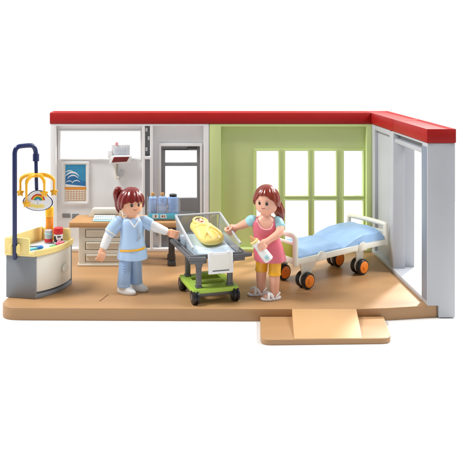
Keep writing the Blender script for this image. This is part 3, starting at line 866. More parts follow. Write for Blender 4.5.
# ------------------------------------------------------------------ cot
CT = thing('baby_cot', 'clear baby cot on a lime green wheeled platform with dark grey posts', 'cot', (2.0, 45.25, 0), R(15))
def plat(b):
    us = [-0.2, 0.4, 2.35, 2.95]; vs = [-0.2, 0.75, 1.25, 1.7, 2.3, 3.0]
    plate(b, us, vs, lambda u, v: 0.4 < u < 2.35 and (0.75 < v < 1.25 or 1.7 < v < 2.3), 0.68, 1.0, lambda u, v, w: (u, v, w), 0.07)
    box(b, 1.2, 2.4, 2.2, 2.75, 0.95, 1.2, 0.08)
one('platform', 'lime', plat, CT)
one('axle', 'cotgrey', lambda b: box(b, 0.1, 2.65, 0.0, 0.25, 0.42, 0.7, 0.04), CT)
one('axle', 'cotgrey', lambda b: box(b, 0.1, 2.65, 2.5, 2.75, 0.42, 0.7, 0.04), CT)
for (u, v) in ((0.3, 0.15), (2.45, 0.15), (0.3, 2.6), (2.45, 2.6)):
    b = bm_new()
    box(b, u - 0.17, u + 0.17, v - 0.14, v + 0.14, 0.98, 2.9, 0.05)
    box(b, u - 0.22, u + 0.22, v - 0.2, v + 0.2, 0.98, 1.14, 0.05)
    prism(b, [(u - 0.17, 2.3), (u + 0.17, 2.3), (u + 0.34, 2.9), (u - 0.34, 2.9)], v - 0.18, v + 0.18, 0.05, 'y')
    obj('post', [(b, 'cotgrey')], CT)
for (u, v) in ((0.0, 0.0), (2.75, 0.0), (0.0, 2.8), (2.75, 2.8)):
    b = bm_new()
    AXY = Matrix.Rotation(R(90), 4, 'Y')
    lathe(b, [(0.3, -0.22), (0.43, -0.2), (0.45, -0.14), (0.45, -0.06), (0.38, -0.04), (0.38, 0.04), (0.45, 0.06), (0.45, 0.14), (0.43, 0.2), (0.3, 0.22)], (0, 0, 0), 28, AXY)
    w = obj('wheel', [(b, 'black')], CT, loc=(u, v, 0.45))
    b = bm_new(); lathe(b, [(0.2, -0.24), (0.2, 0.24)], (0, 0, 0), 20, AXY)
    obj('hub', [(b, 'cotgrey')], w)
def traybase(b):
    plate(b, [-0.3, -0.08, 3.05, 3.27], [-0.15, 0.06, 4.0, 4.2], lambda u, v: -0.08 < u < 3.05 and 0.06 < v < 4.0, 2.9, 3.18, lambda u, v, w: (u, v, w), 0.06)
    box(b, -0.1, 3.07, 0.0, 4.02, 2.86, 2.98, 0.02)
    tube(b, [(-0.42, 0.0, 3.05), (-0.42, 4.1, 3.05)], 0.13, 12)                        # side handles
    tube(b, [(3.42, -0.2, 3.05), (3.42, 4.1, 3.05)], 0.13, 12)
    tube(b, [(-0.45, -0.25, 3.02), (0.55, -0.3, 2.98)], 0.14, 12)
    tube(b, [(2.6, -0.3, 2.98), (3.75, -0.25, 3.02)], 0.14, 12)
    box(b, -0.35, 0.75, -0.2, 0.1, 2.62, 2.92, 0.06); box(b, 2.4, 3.4, -0.2, 0.1, 2.62, 2.92, 0.06)
one('tray', 'cotgrey', traybase, CT)
def clearwall(b, p, q, z0a, z1a, z0b, z1b, off, t=0.08):
    """slanted clear panel from p to q (u,v); off moves the top outwards"""
    P = [V(p[0], p[1], z0a), V(q[0], q[1], z0b), V(q[0] + off[0], q[1] + off[1], z1b), V(p[0] + off[0], p[1] + off[1], z1a)]
    n = (P[1] - P[0]).cross(P[3] - P[0]).normalized() * t
    c = bmesh.new()
    a = [c.verts.new(x) for x in P]; d = [c.verts.new(x + n) for x in P]
    c.faces.new(a); c.faces.new(d)
    for i in range(4): c.faces.new((a[i], a[(i + 1) % 4], d[(i + 1) % 4], d[i]))
    bmesh.ops.recalc_face_normals(c, faces=c.faces[:])
    merge(b, c)
def basket(b):
    clearwall(b, (0.08, 0.1), (0.08, 3.9), 3.16, 3.62, 3.16, 4.8, (-0.22, 0))
    clearwall(b, (2.9, 0.1), (2.9, 3.9), 3.16, 3.72, 3.16, 4.8, (0.22, 0))
    clearwall(b, (0.1, 0.1), (2.88, 0.1), 3.16, 3.55, 3.16, 3.6, (0, -0.1))
BK = one('basket', 'clear', basket, CT)
def backp(b): clearwall(b, (0.1, 3.92), (2.88, 3.92), 3.16, 4.8, 3.16, 4.8, (0, 0.12))
one('back_panel', 'smoke', backp, CT)
def rimb(b):
    z = lambda v, f: f + (4.8 - f) * (v - 0.1) / 3.8
    tube(b, [(-0.15, 0.05, 3.62), (-0.15, 3.9, 4.8)], 0.085, 10)
    tube(b, [(3.14, 0.05, 3.72), (3.14, 3.9, 4.8)], 0.085, 10)
    tube(b, [(-0.15, 4.02, 4.82), (3.14, 4.02, 4.82)], 0.085, 10)
    tube(b, [(-0.15, 4.02, 4.8), (0.05, 3.9, 3.2)], 0.05, 10)
    tube(b, [(3.14, 4.02, 4.8), (2.92, 3.9, 3.2)], 0.05, 10)
one('basket_rim', 'lightgrey', rimb, CT)
def cmat(b):
    nu, nv = 30, 40
    def h(i, j):
        u, v = i / nu, j / nv
        z = 3.30 + 0.42 * max(0, (v - 0.15)) ** 1.0
        e = min(u, 1 - u, v, 1 - v); z -= 0.16 * (1 - min(1, e / 0.12)) ** 2
        z += 0.04 * noise.noise((u * 3, v * 4, 0.3)) - 0.10 * math.exp(-((u - 0.52) / 0.25) ** 2)
        return z
    g = [[b.verts.new((0.14 + 2.7 * i / nu, 0.15 + 3.7 * j / nv, h(i, j))) for j in range(nv + 1)] for i in range(nu + 1)]
    for i in range(nu):
        for j in range(nv): b.faces.new((g[i][j], g[i + 1][j], g[i + 1][j + 1], g[i][j + 1]))
    loop = [g[i][0] for i in range(nu + 1)] + [g[nu][j] for j in range(1, nv + 1)] + [g[i][nv] for i in range(nu - 1, -1, -1)] + [g[0][j] for j in range(nv - 1, 0, -1)]
    low = [b.verts.new((v.co.x, v.co.y, 3.0)) for v in loop]
    n = len(loop)
    for k in range(n): b.faces.new((loop[k], low[k], low[(k + 1) % n], loop[(k + 1) % n]))
    b.faces.new(low)
    bmesh.ops.recalc_face_normals(b, faces=b.faces[:])
one('mattress', 'paleblue', cmat, CT, ang=70)
q = bm_new(); box(q, -0.86, 0.86, -0.035, 0.035, -1.3, 0.06, 0.03)
q2 = bm_new(); box(q2, -0.72, 0.72, -0.045, -0.03, -1.02, -0.1, 0.0)
q3 = bm_new(); box(q3, -0.58, 0.56, -0.05, -0.035, -1.14, -1.07, 0.0)
q4 = bm_new(); box(q4, -0.7, -0.5, -0.06, 0.2, -0.05, 0.1, 0.02); box(q4, 0.5, 0.7, -0.06, 0.2, -0.05, 0.1, 0.02)
obj('name_card', [(q, 'white'), (q2, 'paper'), (q3, 'cotgrey'), (q4, 'bright')], CT, loc=(1.62, -0.34, 3.28), rot=(R(-5), 0, 0))

# ------------------------------------------------------------------ baby in the cot
BB = thing('baby', 'baby swaddled in a yellow blanket lying in the clear cot', 'baby', (2.52, 48.25, 3.66))
hd = V(0.0, 0.0, 0.55); ft = V(0.98, -1.48, -0.02)
ax = (ft - hd)
fr = Matrix.Identity(4)
zb = ax.normalized(); upv = (V(0, 0, 1) - zb * zb.z).normalized(); xb = upv.cross(zb).normalized()
fr = Matrix((xb, upv, zb)).transposed().to_4x4(); fr = fr @ Matrix.Diagonal((1, 1, 0.92, 1)); fr.translation = hd
# local baby frame: x across, y up off the mattress, z from head to feet
b = bm_new()
q = bm_new()
loft(q, smooth_secs([(0, -0.05, -0.72, 0.05, 0.05), (0, -0.03, -0.66, 0.38, 0.3), (0, 0, -0.36, 0.66, 0.46), (0, 0.02, 0.1, 0.74, 0.50), (0.03, 0.0, 0.6, 0.88, 0.50), (0.06, -0.04, 1.1, 1.0, 0.45), (0.04, -0.08, 1.5, 0.96, 0.37), (0.0, -0.1, 1.86, 0.76, 0.26), (0.03, -0.12, 2.06, 0.34, 0.12), (0.03, -0.12, 2.10, 0.1, 0.05)], 6), 40)
# hollow of the hood round the face
for v in q.verts:
    d = (V(v.co.x, v.co.z + 0.14)).length
    if v.co.y > 0.1 and d < 0.5: v.co.y -= 0.22 * (1 - (d / 0.5) ** 2)
merge(b, q, fr)
q = bm_new()                                         # wrapped edges and creases of the blanket
tube(q, [(-0.66, 0.26, 0.25), (-0.3, 0.45, 0.42), (0.12, 0.47, 0.80), (0.48, 0.38, 1.30), (0.70, 0.12, 1.78)], [0.09, 0.115, 0.12, 0.10, 0.06], 12, 5)
tube(q, [(0.60, 0.30, 0.30), (0.28, 0.47, 0.55), (-0.15, 0.46, 0.95), (-0.55, 0.32, 1.35), (-0.72, 0.08, 1.6)], [0.07, 0.10, 0.09, 0.07, 0.04], 12, 5)
tube(q, [(-0.30, 0.44, 0.75), (-0.38, 0.40, 1.2), (-0.30, 0.24, 1.75)], [0.04, 0.07, 0.04], 10, 5)
tube(q, [(0.10, 0.43, 1.15), (0.22, 0.36, 1.5), (0.22, 0.20, 1.85)], [0.04, 0.075, 0.05], 10, 5)
tube(q, [(0.52, 0.30, 0.1), (0.72, 0.2, 0.6), (0.85, 0.1, 1.1)], [0.04, 0.08, 0.05], 10, 5)
tube(q, [(0.49 * math.cos(t), 0.41, -0.16 + 0.49 * math.sin(t)) for t in [k * PI / 12 for k in range(25)]], 0.095, 12, caps=False)
merge(b, q, fr)
b = fuse(b, 0.035, 4)
obj('swaddle', [(b, 'swaddle')], BB, ang=60)
b = bm_new(); q = bm_new(); ball(q, (0, 0.22, -0.15), (0.46, 0.34, 0.46)); tube(q, [(0, 0.1, 0.1), (0, 0, 1.5)], [0.3, 0.2], 14); merge(b, q, fr)
obj('body', [(b, 'skin2')], BB)
for sx in (-1, 1):
    b = bm_new(); q = bm_new()
    ball(q, (0.16 * sx, 0.53, -0.15), (0.062, 0.03, 0.075))
    merge(b, q, fr); obj('eye', [(b, 'eye')], BB)
b = bm_new(); q = bm_new(); tube(q, [(-0.12, 0.52, 0.06), (0, 0.54, 0.10), (0.12, 0.52, 0.06)], 0.024, 8, 3); merge(b, q, fr); obj('mouth', [(b, 'lipprint')], BB)
b = bm_new(); q = bm_new(); ball(q, (0, 0.40, -0.42), (0.30, 0.12, 0.14)); ball(q, (-0.05, 0.50, -0.34), (0.10, 0.05, 0.09)); merge(b, q, fr); obj('hair', [(b, 'hairdark')], BB)

# ------------------------------------------------------------------ figures
def rotz(p, a, c=(0, 0)):
    x, y = p[0] - c[0], p[1] - c[1]
    return (c[0] + x * math.cos(a) - y * math.sin(a), c[1] + x * math.sin(a) + y * math.cos(a))

def hand(b, wrist, d, n, s=1.0, curl=1.0, thumbside=1):
    """toy grip hand: palm, four unequal fingers curling one way and a thumb the other"""
    d = d.normalized(); n = (n - d * n.dot(d)).normalized(); w = d.cross(n)
    W0 = wrist
    tube(b, [W0 - d * 0.1, W0 + d * 0.12 * s], [0.2 * s, 0.22 * s], 14)
    ball(b, W0 + d * 0.22 * s, (0.21 * s, 0.21 * s, 0.25 * s))
    c = W0 + d * 0.52 * s
    for k in range(4):
        off = w * (k - 1.5) * 0.135 * s
        end = (-30, -55, -48, -20)[k] * curl
        pts = []
        for t in range(6):
            a = R(165 + (end - 165) * t / 5)
            pts.append(c + off + d * math.cos(a) * 0.30 * s + n * math.sin(a) * 0.27 * s)
        tube(b, pts, [0.085 * s, 0.08 * s, 0.077 * s, 0.074 * s, 0.07 * s, 0.06 * s], 10)
    pts = []
    for t in range(5):
        a = R(200 + 105 * t / 4)
        pts.append(c + w * thumbside * (0.10 - 0.02 * t) * s + d * math.cos(a) * 0.29 * s + n * math.sin(a) * 0.25 * s)
    tube(b, pts, [0.13 * s, 0.12 * s, 0.11 * s, 0.10 * s, 0.085 * s], 10)

def head_bm(b, c, r=0.74):
    prof = [(0.02, -0.80), (0.34, -0.78), (0.55, -0.68), (0.68, -0.50), (0.735, -0.22), (0.75, 0.1), (0.73, 0.4), (0.62, 0.68), (0.38, 0.84), (0.05, 0.9)]
    pr = [(p[0] * r / 0.74, p[1]) for p in prof]
    pr = [(q.x, q.y) for q in catmull([(x, z, 0) for x, z in pr], 3)]
    lathe(b, [(max(0.01, x), z) for x, z in pr], c, 36)

def head_surface(c, yaw, az, z, r=0.74):
    """point on the face: az is the angle from straight ahead"""
    prof = [(-0.80, 0.02), (-0.78, 0.34), (-0.68, 0.55), (-0.50, 0.68), (-0.22, 0.735), (0.1, 0.75), (0.4, 0.73), (0.68, 0.62)]
    for (z0, r0), (z1, r1) in zip(prof, prof[1:]):
        if z0 <= z <= z1:
            rr = r0 + (r1 - r0) * (z - z0) / (z1 - z0); break
    a = yaw + az
    return V(c[0] + rr * math.sin(a), c[1] - rr * math.cos(a), c[2] + z), V(math.sin(a), -math.cos(a), 0)

def face(root, c, yaw):
    for az in (-0.345, 0.345):
        p, n = head_surface(c, yaw, az, -0.02)
        b = bm_new()
        M = Matrix.Rotation(yaw + az, 4, 'Z')
        ball(b, p, (0.098, 0.03, 0.12), M)
        q = bm_new()
        ball(q, p + n * 0.025 + V(0.02, 0, 0.04), (0.017, 0.012, 0.019), M)  # white dot: a highlight painted onto the eye
        o = obj('eye', [(b, 'eye'), (q, 'foam')], root)
        b = bm_new()
        pts = []
        for k in range(5):
            pp, nn = head_surface(c, yaw, az + (k - 2) * 0.055, 0.155 + 0.02 * (1 - abs(k - 2) / 2)); pts.append(pp)
        tube(b, pts, 0.016, 8)
        obj('eyebrow', [(b, 'brownprint')], root)
    b = bm_new(); pts = []
    for k in range(9):
        t = (k - 4) / 4
        pp, nn = head_surface(c, yaw, t * 0.20, -0.36 + 0.065 * t * t); pts.append(pp)
    tube(b, pts, [0.012, 0.02, 0.024, 0.026, 0.027, 0.026, 0.024, 0.02, 0.012], 8)
    obj('mouth', [(b, 'lipprint')], root)

def hair_cap(b, c, yaw, tmax, rx=0.9, ry=0.92, rz=1.1, grooves=22, part=0.0, amp=1.0):
    """shell of hair: tmax(a) is how far down it reaches (a = 0 straight ahead)"""
    N, T = 120, 26
    q = bmesh.new()
    top = q.verts.new((c[0], c[1], c[2] + rz))
    rows = []
    for i in range(N):
        a = 2 * PI * i / N
        tm = tmax((a + PI) % (2 * PI) - PI)
        col = []
        for j in range(1, T + 1):
            t = tm * j / T
            gr = 0.016 * amp * math.cos(grooves * a + 2.2 * t + part + 0.8 * math.sin(3 * a)) * min(1, t * 1.2) + 0.008 * math.cos(grooves * 2.3 * a + 1.0)
            low = max(0, t - PI / 2)
            k = 1 + gr
            st = math.sin(min(t, PI / 2)) if t < PI / 2 else 1 - 0.35 * low * low
            x, y, z = rx * k * st, ry * k * st, rz * math.cos(t) * (1 if t < PI / 2 else 0.9)
            an = yaw + a
            col.append(q.verts.new((c[0] + x * math.sin(an), c[1] - y * math.cos(an), c[2] + z)))
        rows.append(col)
    for i in range(N):
        i2 = (i + 1) % N
        q.faces.new((top, rows[i][0], rows[i2][0]))
        for j in range(T - 1):
            q.faces.new((rows[i][j], rows[i][j + 1], rows[i2][j + 1], rows[i2][j]))
    bmesh.ops.recalc_face_normals(q, faces=q.faces[:])
    bmesh.ops.solidify(q, geom=q.faces[:], thickness=0.14)
    bmesh.ops.recalc_face_normals(q, faces=q.faces[:])
    merge(b, q)

def lerp_table(tab, x):
    for (a0, v0), (a1, v1) in zip(tab, tab[1:]):
        if a0 <= x <= a1: 
            t = (x - a0) / (a1 - a0); t = t * t * (3 - 2 * t)
            return v0 + (v1 - v0) * t
    return tab[-1][1]

# ---- nurse
NU = thing('person', 'toy nurse in pale blue scrubs with white sleeves, one hand reaching to the cot', 'toy figure', (-2.1, 47.8, 0))
yawN = R(24)
cN = (-0.12, 0.0, 6.0)
arms_n = dict(
    r=[V(-0.98, -0.05, 4.72), V(-1.35, -0.12, 4.3), V(-1.66, -0.2, 3.82), V(-1.98, -0.42, 3.1)],
    l=[V(0.68, 0.1, 4.72), V(1.18, -0.02, 4.5), V(1.64, -0.12, 4.32), V(2.22, -0.12, 4.08)])
b = bm_new()
head_bm(b, cN)
tube(b, [(-0.08, 0, 5.4), (-0.05, 0, 4.7)], 0.36, 18)
loft(b, smooth_secs([(0, 0, 2.2, 0.7, 0.5), (0, 0, 3.2, 0.8, 0.55), (-0.05, 0, 4.2, 0.7, 0.5), (-0.05, 0, 4.8, 0.55, 0.4), (0, 0, 5.0, 0.3, 0.3)]), 32)
for key in ('r', 'l'):
    tube(b, arms_n[key], [0.3, 0.28, 0.25, 0.2], 16, 4)
hand(b, V(-2.02, -0.45, 3.02), V(-0.35, -0.25, -0.9), V(0.35, -0.9, 0.1), 1.0, 1.0, -1)
hand(b, V(2.28, -0.12, 4.06), V(0.95, 0.0, -0.28), V(0.05, -1, 0.15), 1.0)
for (x, y) in ((-0.62, -0.42), (0.18, 0.25)):
    tube(b, [(x * 0.75, y * 0.6, 2.4), (x, y, 0.5)], [0.34, 0.3], 16)
    ball(b, (x + 0.2, y - 0.12, 0.25), (0.45, 0.25, 0.2), Matrix.Rotation(R(-35), 4, 'Z'))
b = fuse(b, 0.033, 2)
obj('body', [(b, 'skin')], NU, ang=80)
face(NU, cN, yawN)
# tunic
def tunic_fold(p, a):
    f = max(0, min(1, (3.6 - p.z) / 1.3))
    k = 1 + 0.028 * f * math.cos(5 * a + 0.6) + 0.012 * f * math.cos(11 * a)
    return V(p.x * k, p.y * k, p.z)
b = bm_new()
loft(b, smooth_secs([(-0.06, -0.05, 2.3, 0.80, 0.7), (-0.06, -0.05, 2.28, 1.0, 0.88), (-0.06, -0.05, 2.36, 1.04, 0.90), (-0.07, -0.04, 2.9, 0.95, 0.82), (-0.07, -0.02, 3.6, 0.83, 0.72), (-0.07, 0, 4.2, 0.81, 0.66), (-0.07, 0, 4.62, 0.82, 0.61), (-0.06, 0, 4.88, 0.68, 0.53), (-0.05, 0, 5.02, 0.46, 0.42)], 5), 56, 2.2, tunic_fold)
# opening slit at the side hem
T = obj('tunic', [(b, 'scrubs')], NU, ang=50)
def sleeve_tube(b, pts, r0, r1, f=0.62):
    P = [pts[0] + (pts[0] - pts[1]) * 0.25, pts[0], pts[1], pts[1].lerp(pts[2], f)]
    tube(b, P, [r0 * 0.8, r0, (r0 + r1) / 2, r1], 20, 5, caps=True)
q = bm_new(); sleeve_tube(q, arms_n['r'], 0.44, 0.43, 0.5); obj('sleeve', [(q, 'scrubs')], T)
q = bm_new(); sleeve_tube(q, arms_n['l'], 0.42, 0.40, 0.05); obj('sleeve', [(q, 'scrubs')], T)
# yellow cuff and hem trim
def band_front(b, z0, slope, a0, a1, rx, ry, h, zfun=None):
    n = 24; c = bmesh.new(); cols = []
    for k in range(n + 1):
        a = R(a0 + (a1 - a0) * k / n)
        z = z0 + slope * (k / n - 0.5)
        col = []
        for (dz, e) in ((-h, 0.0), (-h, 0.035), (h, 0.035), (h, 0.0)):
            ca, sa = math.cos(a), math.sin(a)
            p = tunic_fold(V(-0.07 + math.copysign(abs(ca) ** (2 / 2.2), ca) * (rx + e), -0.04 + math.copysign(abs(sa) ** (2 / 2.2), sa) * (ry + e), z + dz), a)
            col.append(c.verts.new(p))
        cols.append(col)
    for k in range(n):
        for i in range(4):
            c.faces.new((cols[k][i], cols[k][(i + 1) % 4], cols[k + 1][(i + 1) % 4], cols[k + 1][i]))
    c.faces.new(cols[0]); c.faces.new(cols[-1][::-1])
    bmesh.ops.recalc_face_normals(c, faces=c.faces[:])
    merge(b, c)
q = bm_new(); band_front(q, 2.98, 0.18, 215, 335, 0.945, 0.82, 0.065); obj('waist_trim', [(q, 'yellow')], T)
q = bm_new()
cuffp = arms_n['r'][1].lerp(arms_n['r'][2], 0.50); cd = (arms_n['r'][2] - arms_n['r'][1]).normalized()
lathe(q, [(0.43, -0.05), (0.455, -0.03), (0.455, 0.03), (0.43, 0.05)], cuffp, 24, V(0, 0, 1).rotation_difference(cd).to_matrix().to_4x4())
obj('cuff', [(q, 'cream')], T)
# white undersleeves
q = bm_new(); tube(q, [arms_n['r'][1], arms_n['r'][2], arms_n['r'][3]], [0.32, 0.33, 0.27], 18, 5); obj('undersleeve', [(q, 'bright')], T)
q = bm_new(); tube(q, [arms_n['l'][0].lerp(arms_n['l'][1], .6), arms_n['l'][1], arms_n['l'][2], arms_n['l'][3]], [0.3, 0.33, 0.32, 0.26], 18, 5); obj('undersleeve', [(q, 'bright')], T)
# V neck and pocket print
def front_pt(x, z, rx, ry, e=0.02):
    y = -ry * math.sqrt(max(0, 1 - (x / rx) ** 2)) - e
    return V(x, y, z)
q = bm_new()
tube(q, [front_pt(-0.30, 4.98, 0.6, 0.5), front_pt(-0.08, 4.74, 0.82, 0.59), front_pt(0.10, 4.50, 0.83, 0.65)], 0.04, 8, 4)
tube(q, [front_pt(0.36, 4.95, 0.6, 0.52), front_pt(0.26, 4.74, 0.82, 0.59), front_pt(0.10, 4.50, 0.83, 0.65)], 0.04, 8, 4)
obj('collar', [(q, 'bright')], T)
q = bm_new()
pts = [front_pt(-0.26, 5.0, 0.6, 0.46, 0.0), front_pt(0.34, 4.97, 0.6, 0.46, 0.0), front_pt(0.10, 4.53, 0.83, 0.655, 0.005)]
c = bmesh.new(); vs_ = [c.verts.new(p) for p in pts]; c.faces.new(vs_); bmesh.ops.solidify(c, geom=c.faces[:], thickness=0.05); merge(q, c)
obj('neckline', [(q, 'skin')], T)
q = bm_new()
tube(q, [front_pt(0.36, 4.55, 0.86, 0.65), front_pt(0.40, 4.1, 0.84, 0.69), front_pt(0.36, 3.75, 0.86, 0.74), front_pt(0.48, 3.7, 0.86, 0.75), front_pt(0.52, 4.0, 0.86, 0.73)], 0.028, 8, 4)
obj('stethoscope_print', [(q, 'lightgrey')], T)
# trousers and shoes
for (x, y) in ((-0.62, -0.42), (0.18, 0.25)):
    q = bm_new()
    loft(q, smooth_secs([(x * 0.8, y * 0.6, 2.5, 0.40, 0.42), (x * 0.85, y * 0.75, 1.9, 0.44, 0.46), (x * 0.95, y, 1.1, 0.43, 0.44), (x, y, 0.66, 0.44, 0.44), (x, y, 0.52, 0.46, 0.46), (x, y, 0.46, 0.43, 0.43), (x, y, 0.5, 0.3, 0.3)], 4), 32)
    L = [(q, 'trousers')]
    if x < 0:
        q2 = bm_new()
        for k in range(3): box(q2, x - 0.10, x + 0.12, y - 0.47, y - 0.43, 1.45 + k * 0.17, 1.52 + k * 0.17, 0.01)
        L.append((q2, 'scrubs'))
    obj('trouser_leg', L, NU, ang=50)
    q = bm_new()
    M = Matrix.Translation((x, y, 0)) @ Matrix.Rotation(R(-30), 4, 'Z')
    c = bm_new()
    loft(c, smooth_secs([(0.22, 0, 0.0, 0.66, 0.33), (0.22, 0, 0.08, 0.72, 0.37), (0.21, 0, 0.22, 0.70, 0.36), (0.12, 0, 0.38, 0.52, 0.33), (0.0, 0, 0.52, 0.36, 0.33), (0.0, 0, 0.58, 0.32, 0.3)], 4), 32)
    tube(c, [(0.55, -0.12, 0.33), (0.42, 0.0, 0.37), (0.55, 0.12, 0.33)], 0.025, 6, 3)
    merge(q, c, M)
    obj('shoe', [(q, 'bright')], NU, ang=60)
# hair
def tm_n(a):
    d = abs(math.degrees(a))
    v = lerp_table([(0, 82), (30, 84), (55, 88), (75, 108), (100, 118), (140, 128), (180, 132)], d)
    if d < 62: v += 8.0 * abs(math.sin(a * 6.0 + 0.4)) - 8.5
    return R(v)
b = bm_new()
hair_cap(b, (cN[0] - 0.03, cN[1] + 0.06, cN[2]), yawN, tm_n, 0.92, 0.93, 1.08, 15, amp=2.2)
H = obj('hair', [(b, 'hair')], NU, ang=50)
q = bm_new()
cx, cy, cz = cN
tube(q, [(cx - 0.70, cy + 0.4, cz + 0.72), (cx - 0.92, cy + 0.45, cz + 0.78), (cx - 1.04, cy + 0.45, cz + 0.5), (cx - 1.0, cy + 0.42, cz + 0.05), (cx - 0.98, cy + 0.4, cz - 0.4), (cx - 0.9, cy + 0.4, cz - 0.75)], [0.16, 0.24, 0.25, 0.20, 0.15, 0.05], 22, 6, groove=0.07, gn=8)
obj('ponytail', [(q, 'hair')], H, ang=60)

# ---- mother
MO = thing('person', 'toy woman in pink dress and yellow leggings, one hand on the cot rim', 'toy figure', (6.7, 46.75, 0))
yawM = R(-27)
cM = (0.15, 0.0, 6.33)
arms_m = dict(
    l=[V(-0.78, 0.05, 5.08), V(-1.06, 0.25, 4.86), V(-1.38, 0.55, 4.62), V(-1.70, 0.86, 4.40)],
    r=[V(0.86, -0.1, 5.05), V(0.98, -0.35, 4.75), V(0.82, -0.75, 4.38), V(0.1, -1.05, 3.98)])
b = bm_new()
head_bm(b, cM)
tube(b, [(0.12, 0, 5.8), (0.1, 0, 5.0)], 0.35, 18)
loft(b, smooth_secs([(0.3, 0, 2.5, 0.75, 0.5), (0.15, 0, 3.4, 0.75, 0.5), (0.08, -0.02, 4.3, 0.80, 0.56), (0.06, -0.02, 4.9, 0.78, 0.50), (0.06, 0, 5.25, 0.55, 0.42), (0.08, 0, 5.42, 0.32, 0.32)]), 32)
for key in ('r', 'l'):
    tube(b, arms_m[key], [0.31, 0.3, 0.27, 0.2], 16, 4)
hand(b, V(-1.74, 0.90, 4.38), V(-0.86, 0.35, -0.42), V(-0.1, -0.8, -0.5), 1.0)
hand(b, V(0.05, -1.06, 3.95), V(-0.85, -0.25, -0.45), V(0.17, -0.94, 0.2), 1.05)
legs_m = ((-0.16, 0.38, -0.16), (0.60, -0.5, 0.60))
for (x, y, xt) in legs_m:
    tube(b, [(xt + 0.1, y * 0.6, 2.9), (xt + 0.02, y * 0.9, 1.7), (x, y, 1.2), (x, y, 0.4)], [0.36, 0.36, 0.34, 0.28], 18, 4)
    M = Matrix.Translation((x, y, 0)) @ Matrix.Rotation(R(200), 4, 'Z')
    c = bm_new()
    ball(c, (0.28, 0, 0.25), (0.5, 0.27, 0.19)); ball(c, (0.0, 0, 0.3), (0.3, 0.27, 0.24))
    for k in range(5):
        ball(c, (0.74 - 0.03 * abs(k - 1.2), -0.2 + k * 0.1, 0.2), (0.1, 0.065, 0.075))
    merge(b, c, M)
b = fuse(b, 0.033, 2)
obj('body', [(b, 'skin2')], MO, ang=80)
face(MO, cM, yawM)
# dress
def dress_fold(p, a):
    f = max(0, min(1, (4.0 - p.z) / 1.5))
    k = 1 + 0.022 * f * math.cos(6 * a + 0.2)
    return V(p.x * k, p.y * k, p.z)
b = bm_new()
secs = smooth_secs([(0.38, -0.02, 2.5, 0.8, 0.6), (0.38, -0.02, 2.44, 1.0, 0.84), (0.37, -0.02, 2.52, 1.04, 0.88), (0.27, -0.03, 3.2, 0.99, 0.80), (0.14, -0.03, 3.95, 0.86, 0.68), (0.08, -0.03, 4.5, 0.86, 0.66), (0.06, -0.02, 4.95, 0.86, 0.60), (0.06, 0, 5.2, 0.66, 0.50), (0.07, 0, 5.32, 0.5, 0.44)], 6)
loft(b, secs, 64, 2.2, dress_fold, cap=False)
# cut a scooped neckline so the chest shows
dele = [f for f in b.faces if (lambda p: p.y < -0.15 and p.z > 4.58 + 0.5 * (p.x - 0.05) ** 2 + 4.0 * (p.x - 0.05) ** 4 and abs(p.x - 0.05) < 0.64)(f.calc_center_median())]
bmesh.ops.delete(b, geom=dele, context='FACES')
bmesh.ops.solidify(b, geom=b.faces[:], thickness=0.06)
DR = obj('dress', [(b, 'pink')], MO, ang=50)
q = bm_new()
loft(q, smooth_secs([(0.06, 0.0, 4.2, 0.78, 0.56), (0.05, -0.01, 4.6, 0.80, 0.575), (0.05, -0.01, 4.95, 0.80, 0.52), (0.06, 0, 5.18, 0.6, 0.44), (0.07, 0, 5.36, 0.36, 0.36)], 5), 48, 2.2)
obj('chest_top', [(q, 'skin2')], DR, ang=60)
q = bm_new()
neck = []
for k in range(17):
    x = -0.53 + 1.16 * k / 16; z = 4.60 + 0.5 * (x - 0.05) ** 2 + 4.0 * (x - 0.05) ** 4
    z = min(z, 5.22)
    rx, ry = (0.86, 0.645) if z < 4.7 else (0.86 - 0.2 * (z - 4.7) / .5, 0.63 - 0.13 * (z - 4.7) / 0.5)
    neck.append(V(x, -ry * math.sqrt(max(0, 1 - (abs(x) / rx) ** 2.2)) - 0.02, z))
tube(q, neck, 0.055, 8, 2)
obj('neck_trim', [(q, 'lightpink')], DR)
for key, f in (('l', 0.12), ('r', 0.5)):
    P = arms_m[key]
    q = bm_new(); tube(q, [P[0] + (P[0] - P[1]) * 0.3, P[0], P[0].lerp(P[1], f), P[0].lerp(P[1], f + 0.5)], [0.28, 0.345, 0.36, 0.35], 22, 5)
    obj('sleeve', [(q, 'sleeve')], DR)
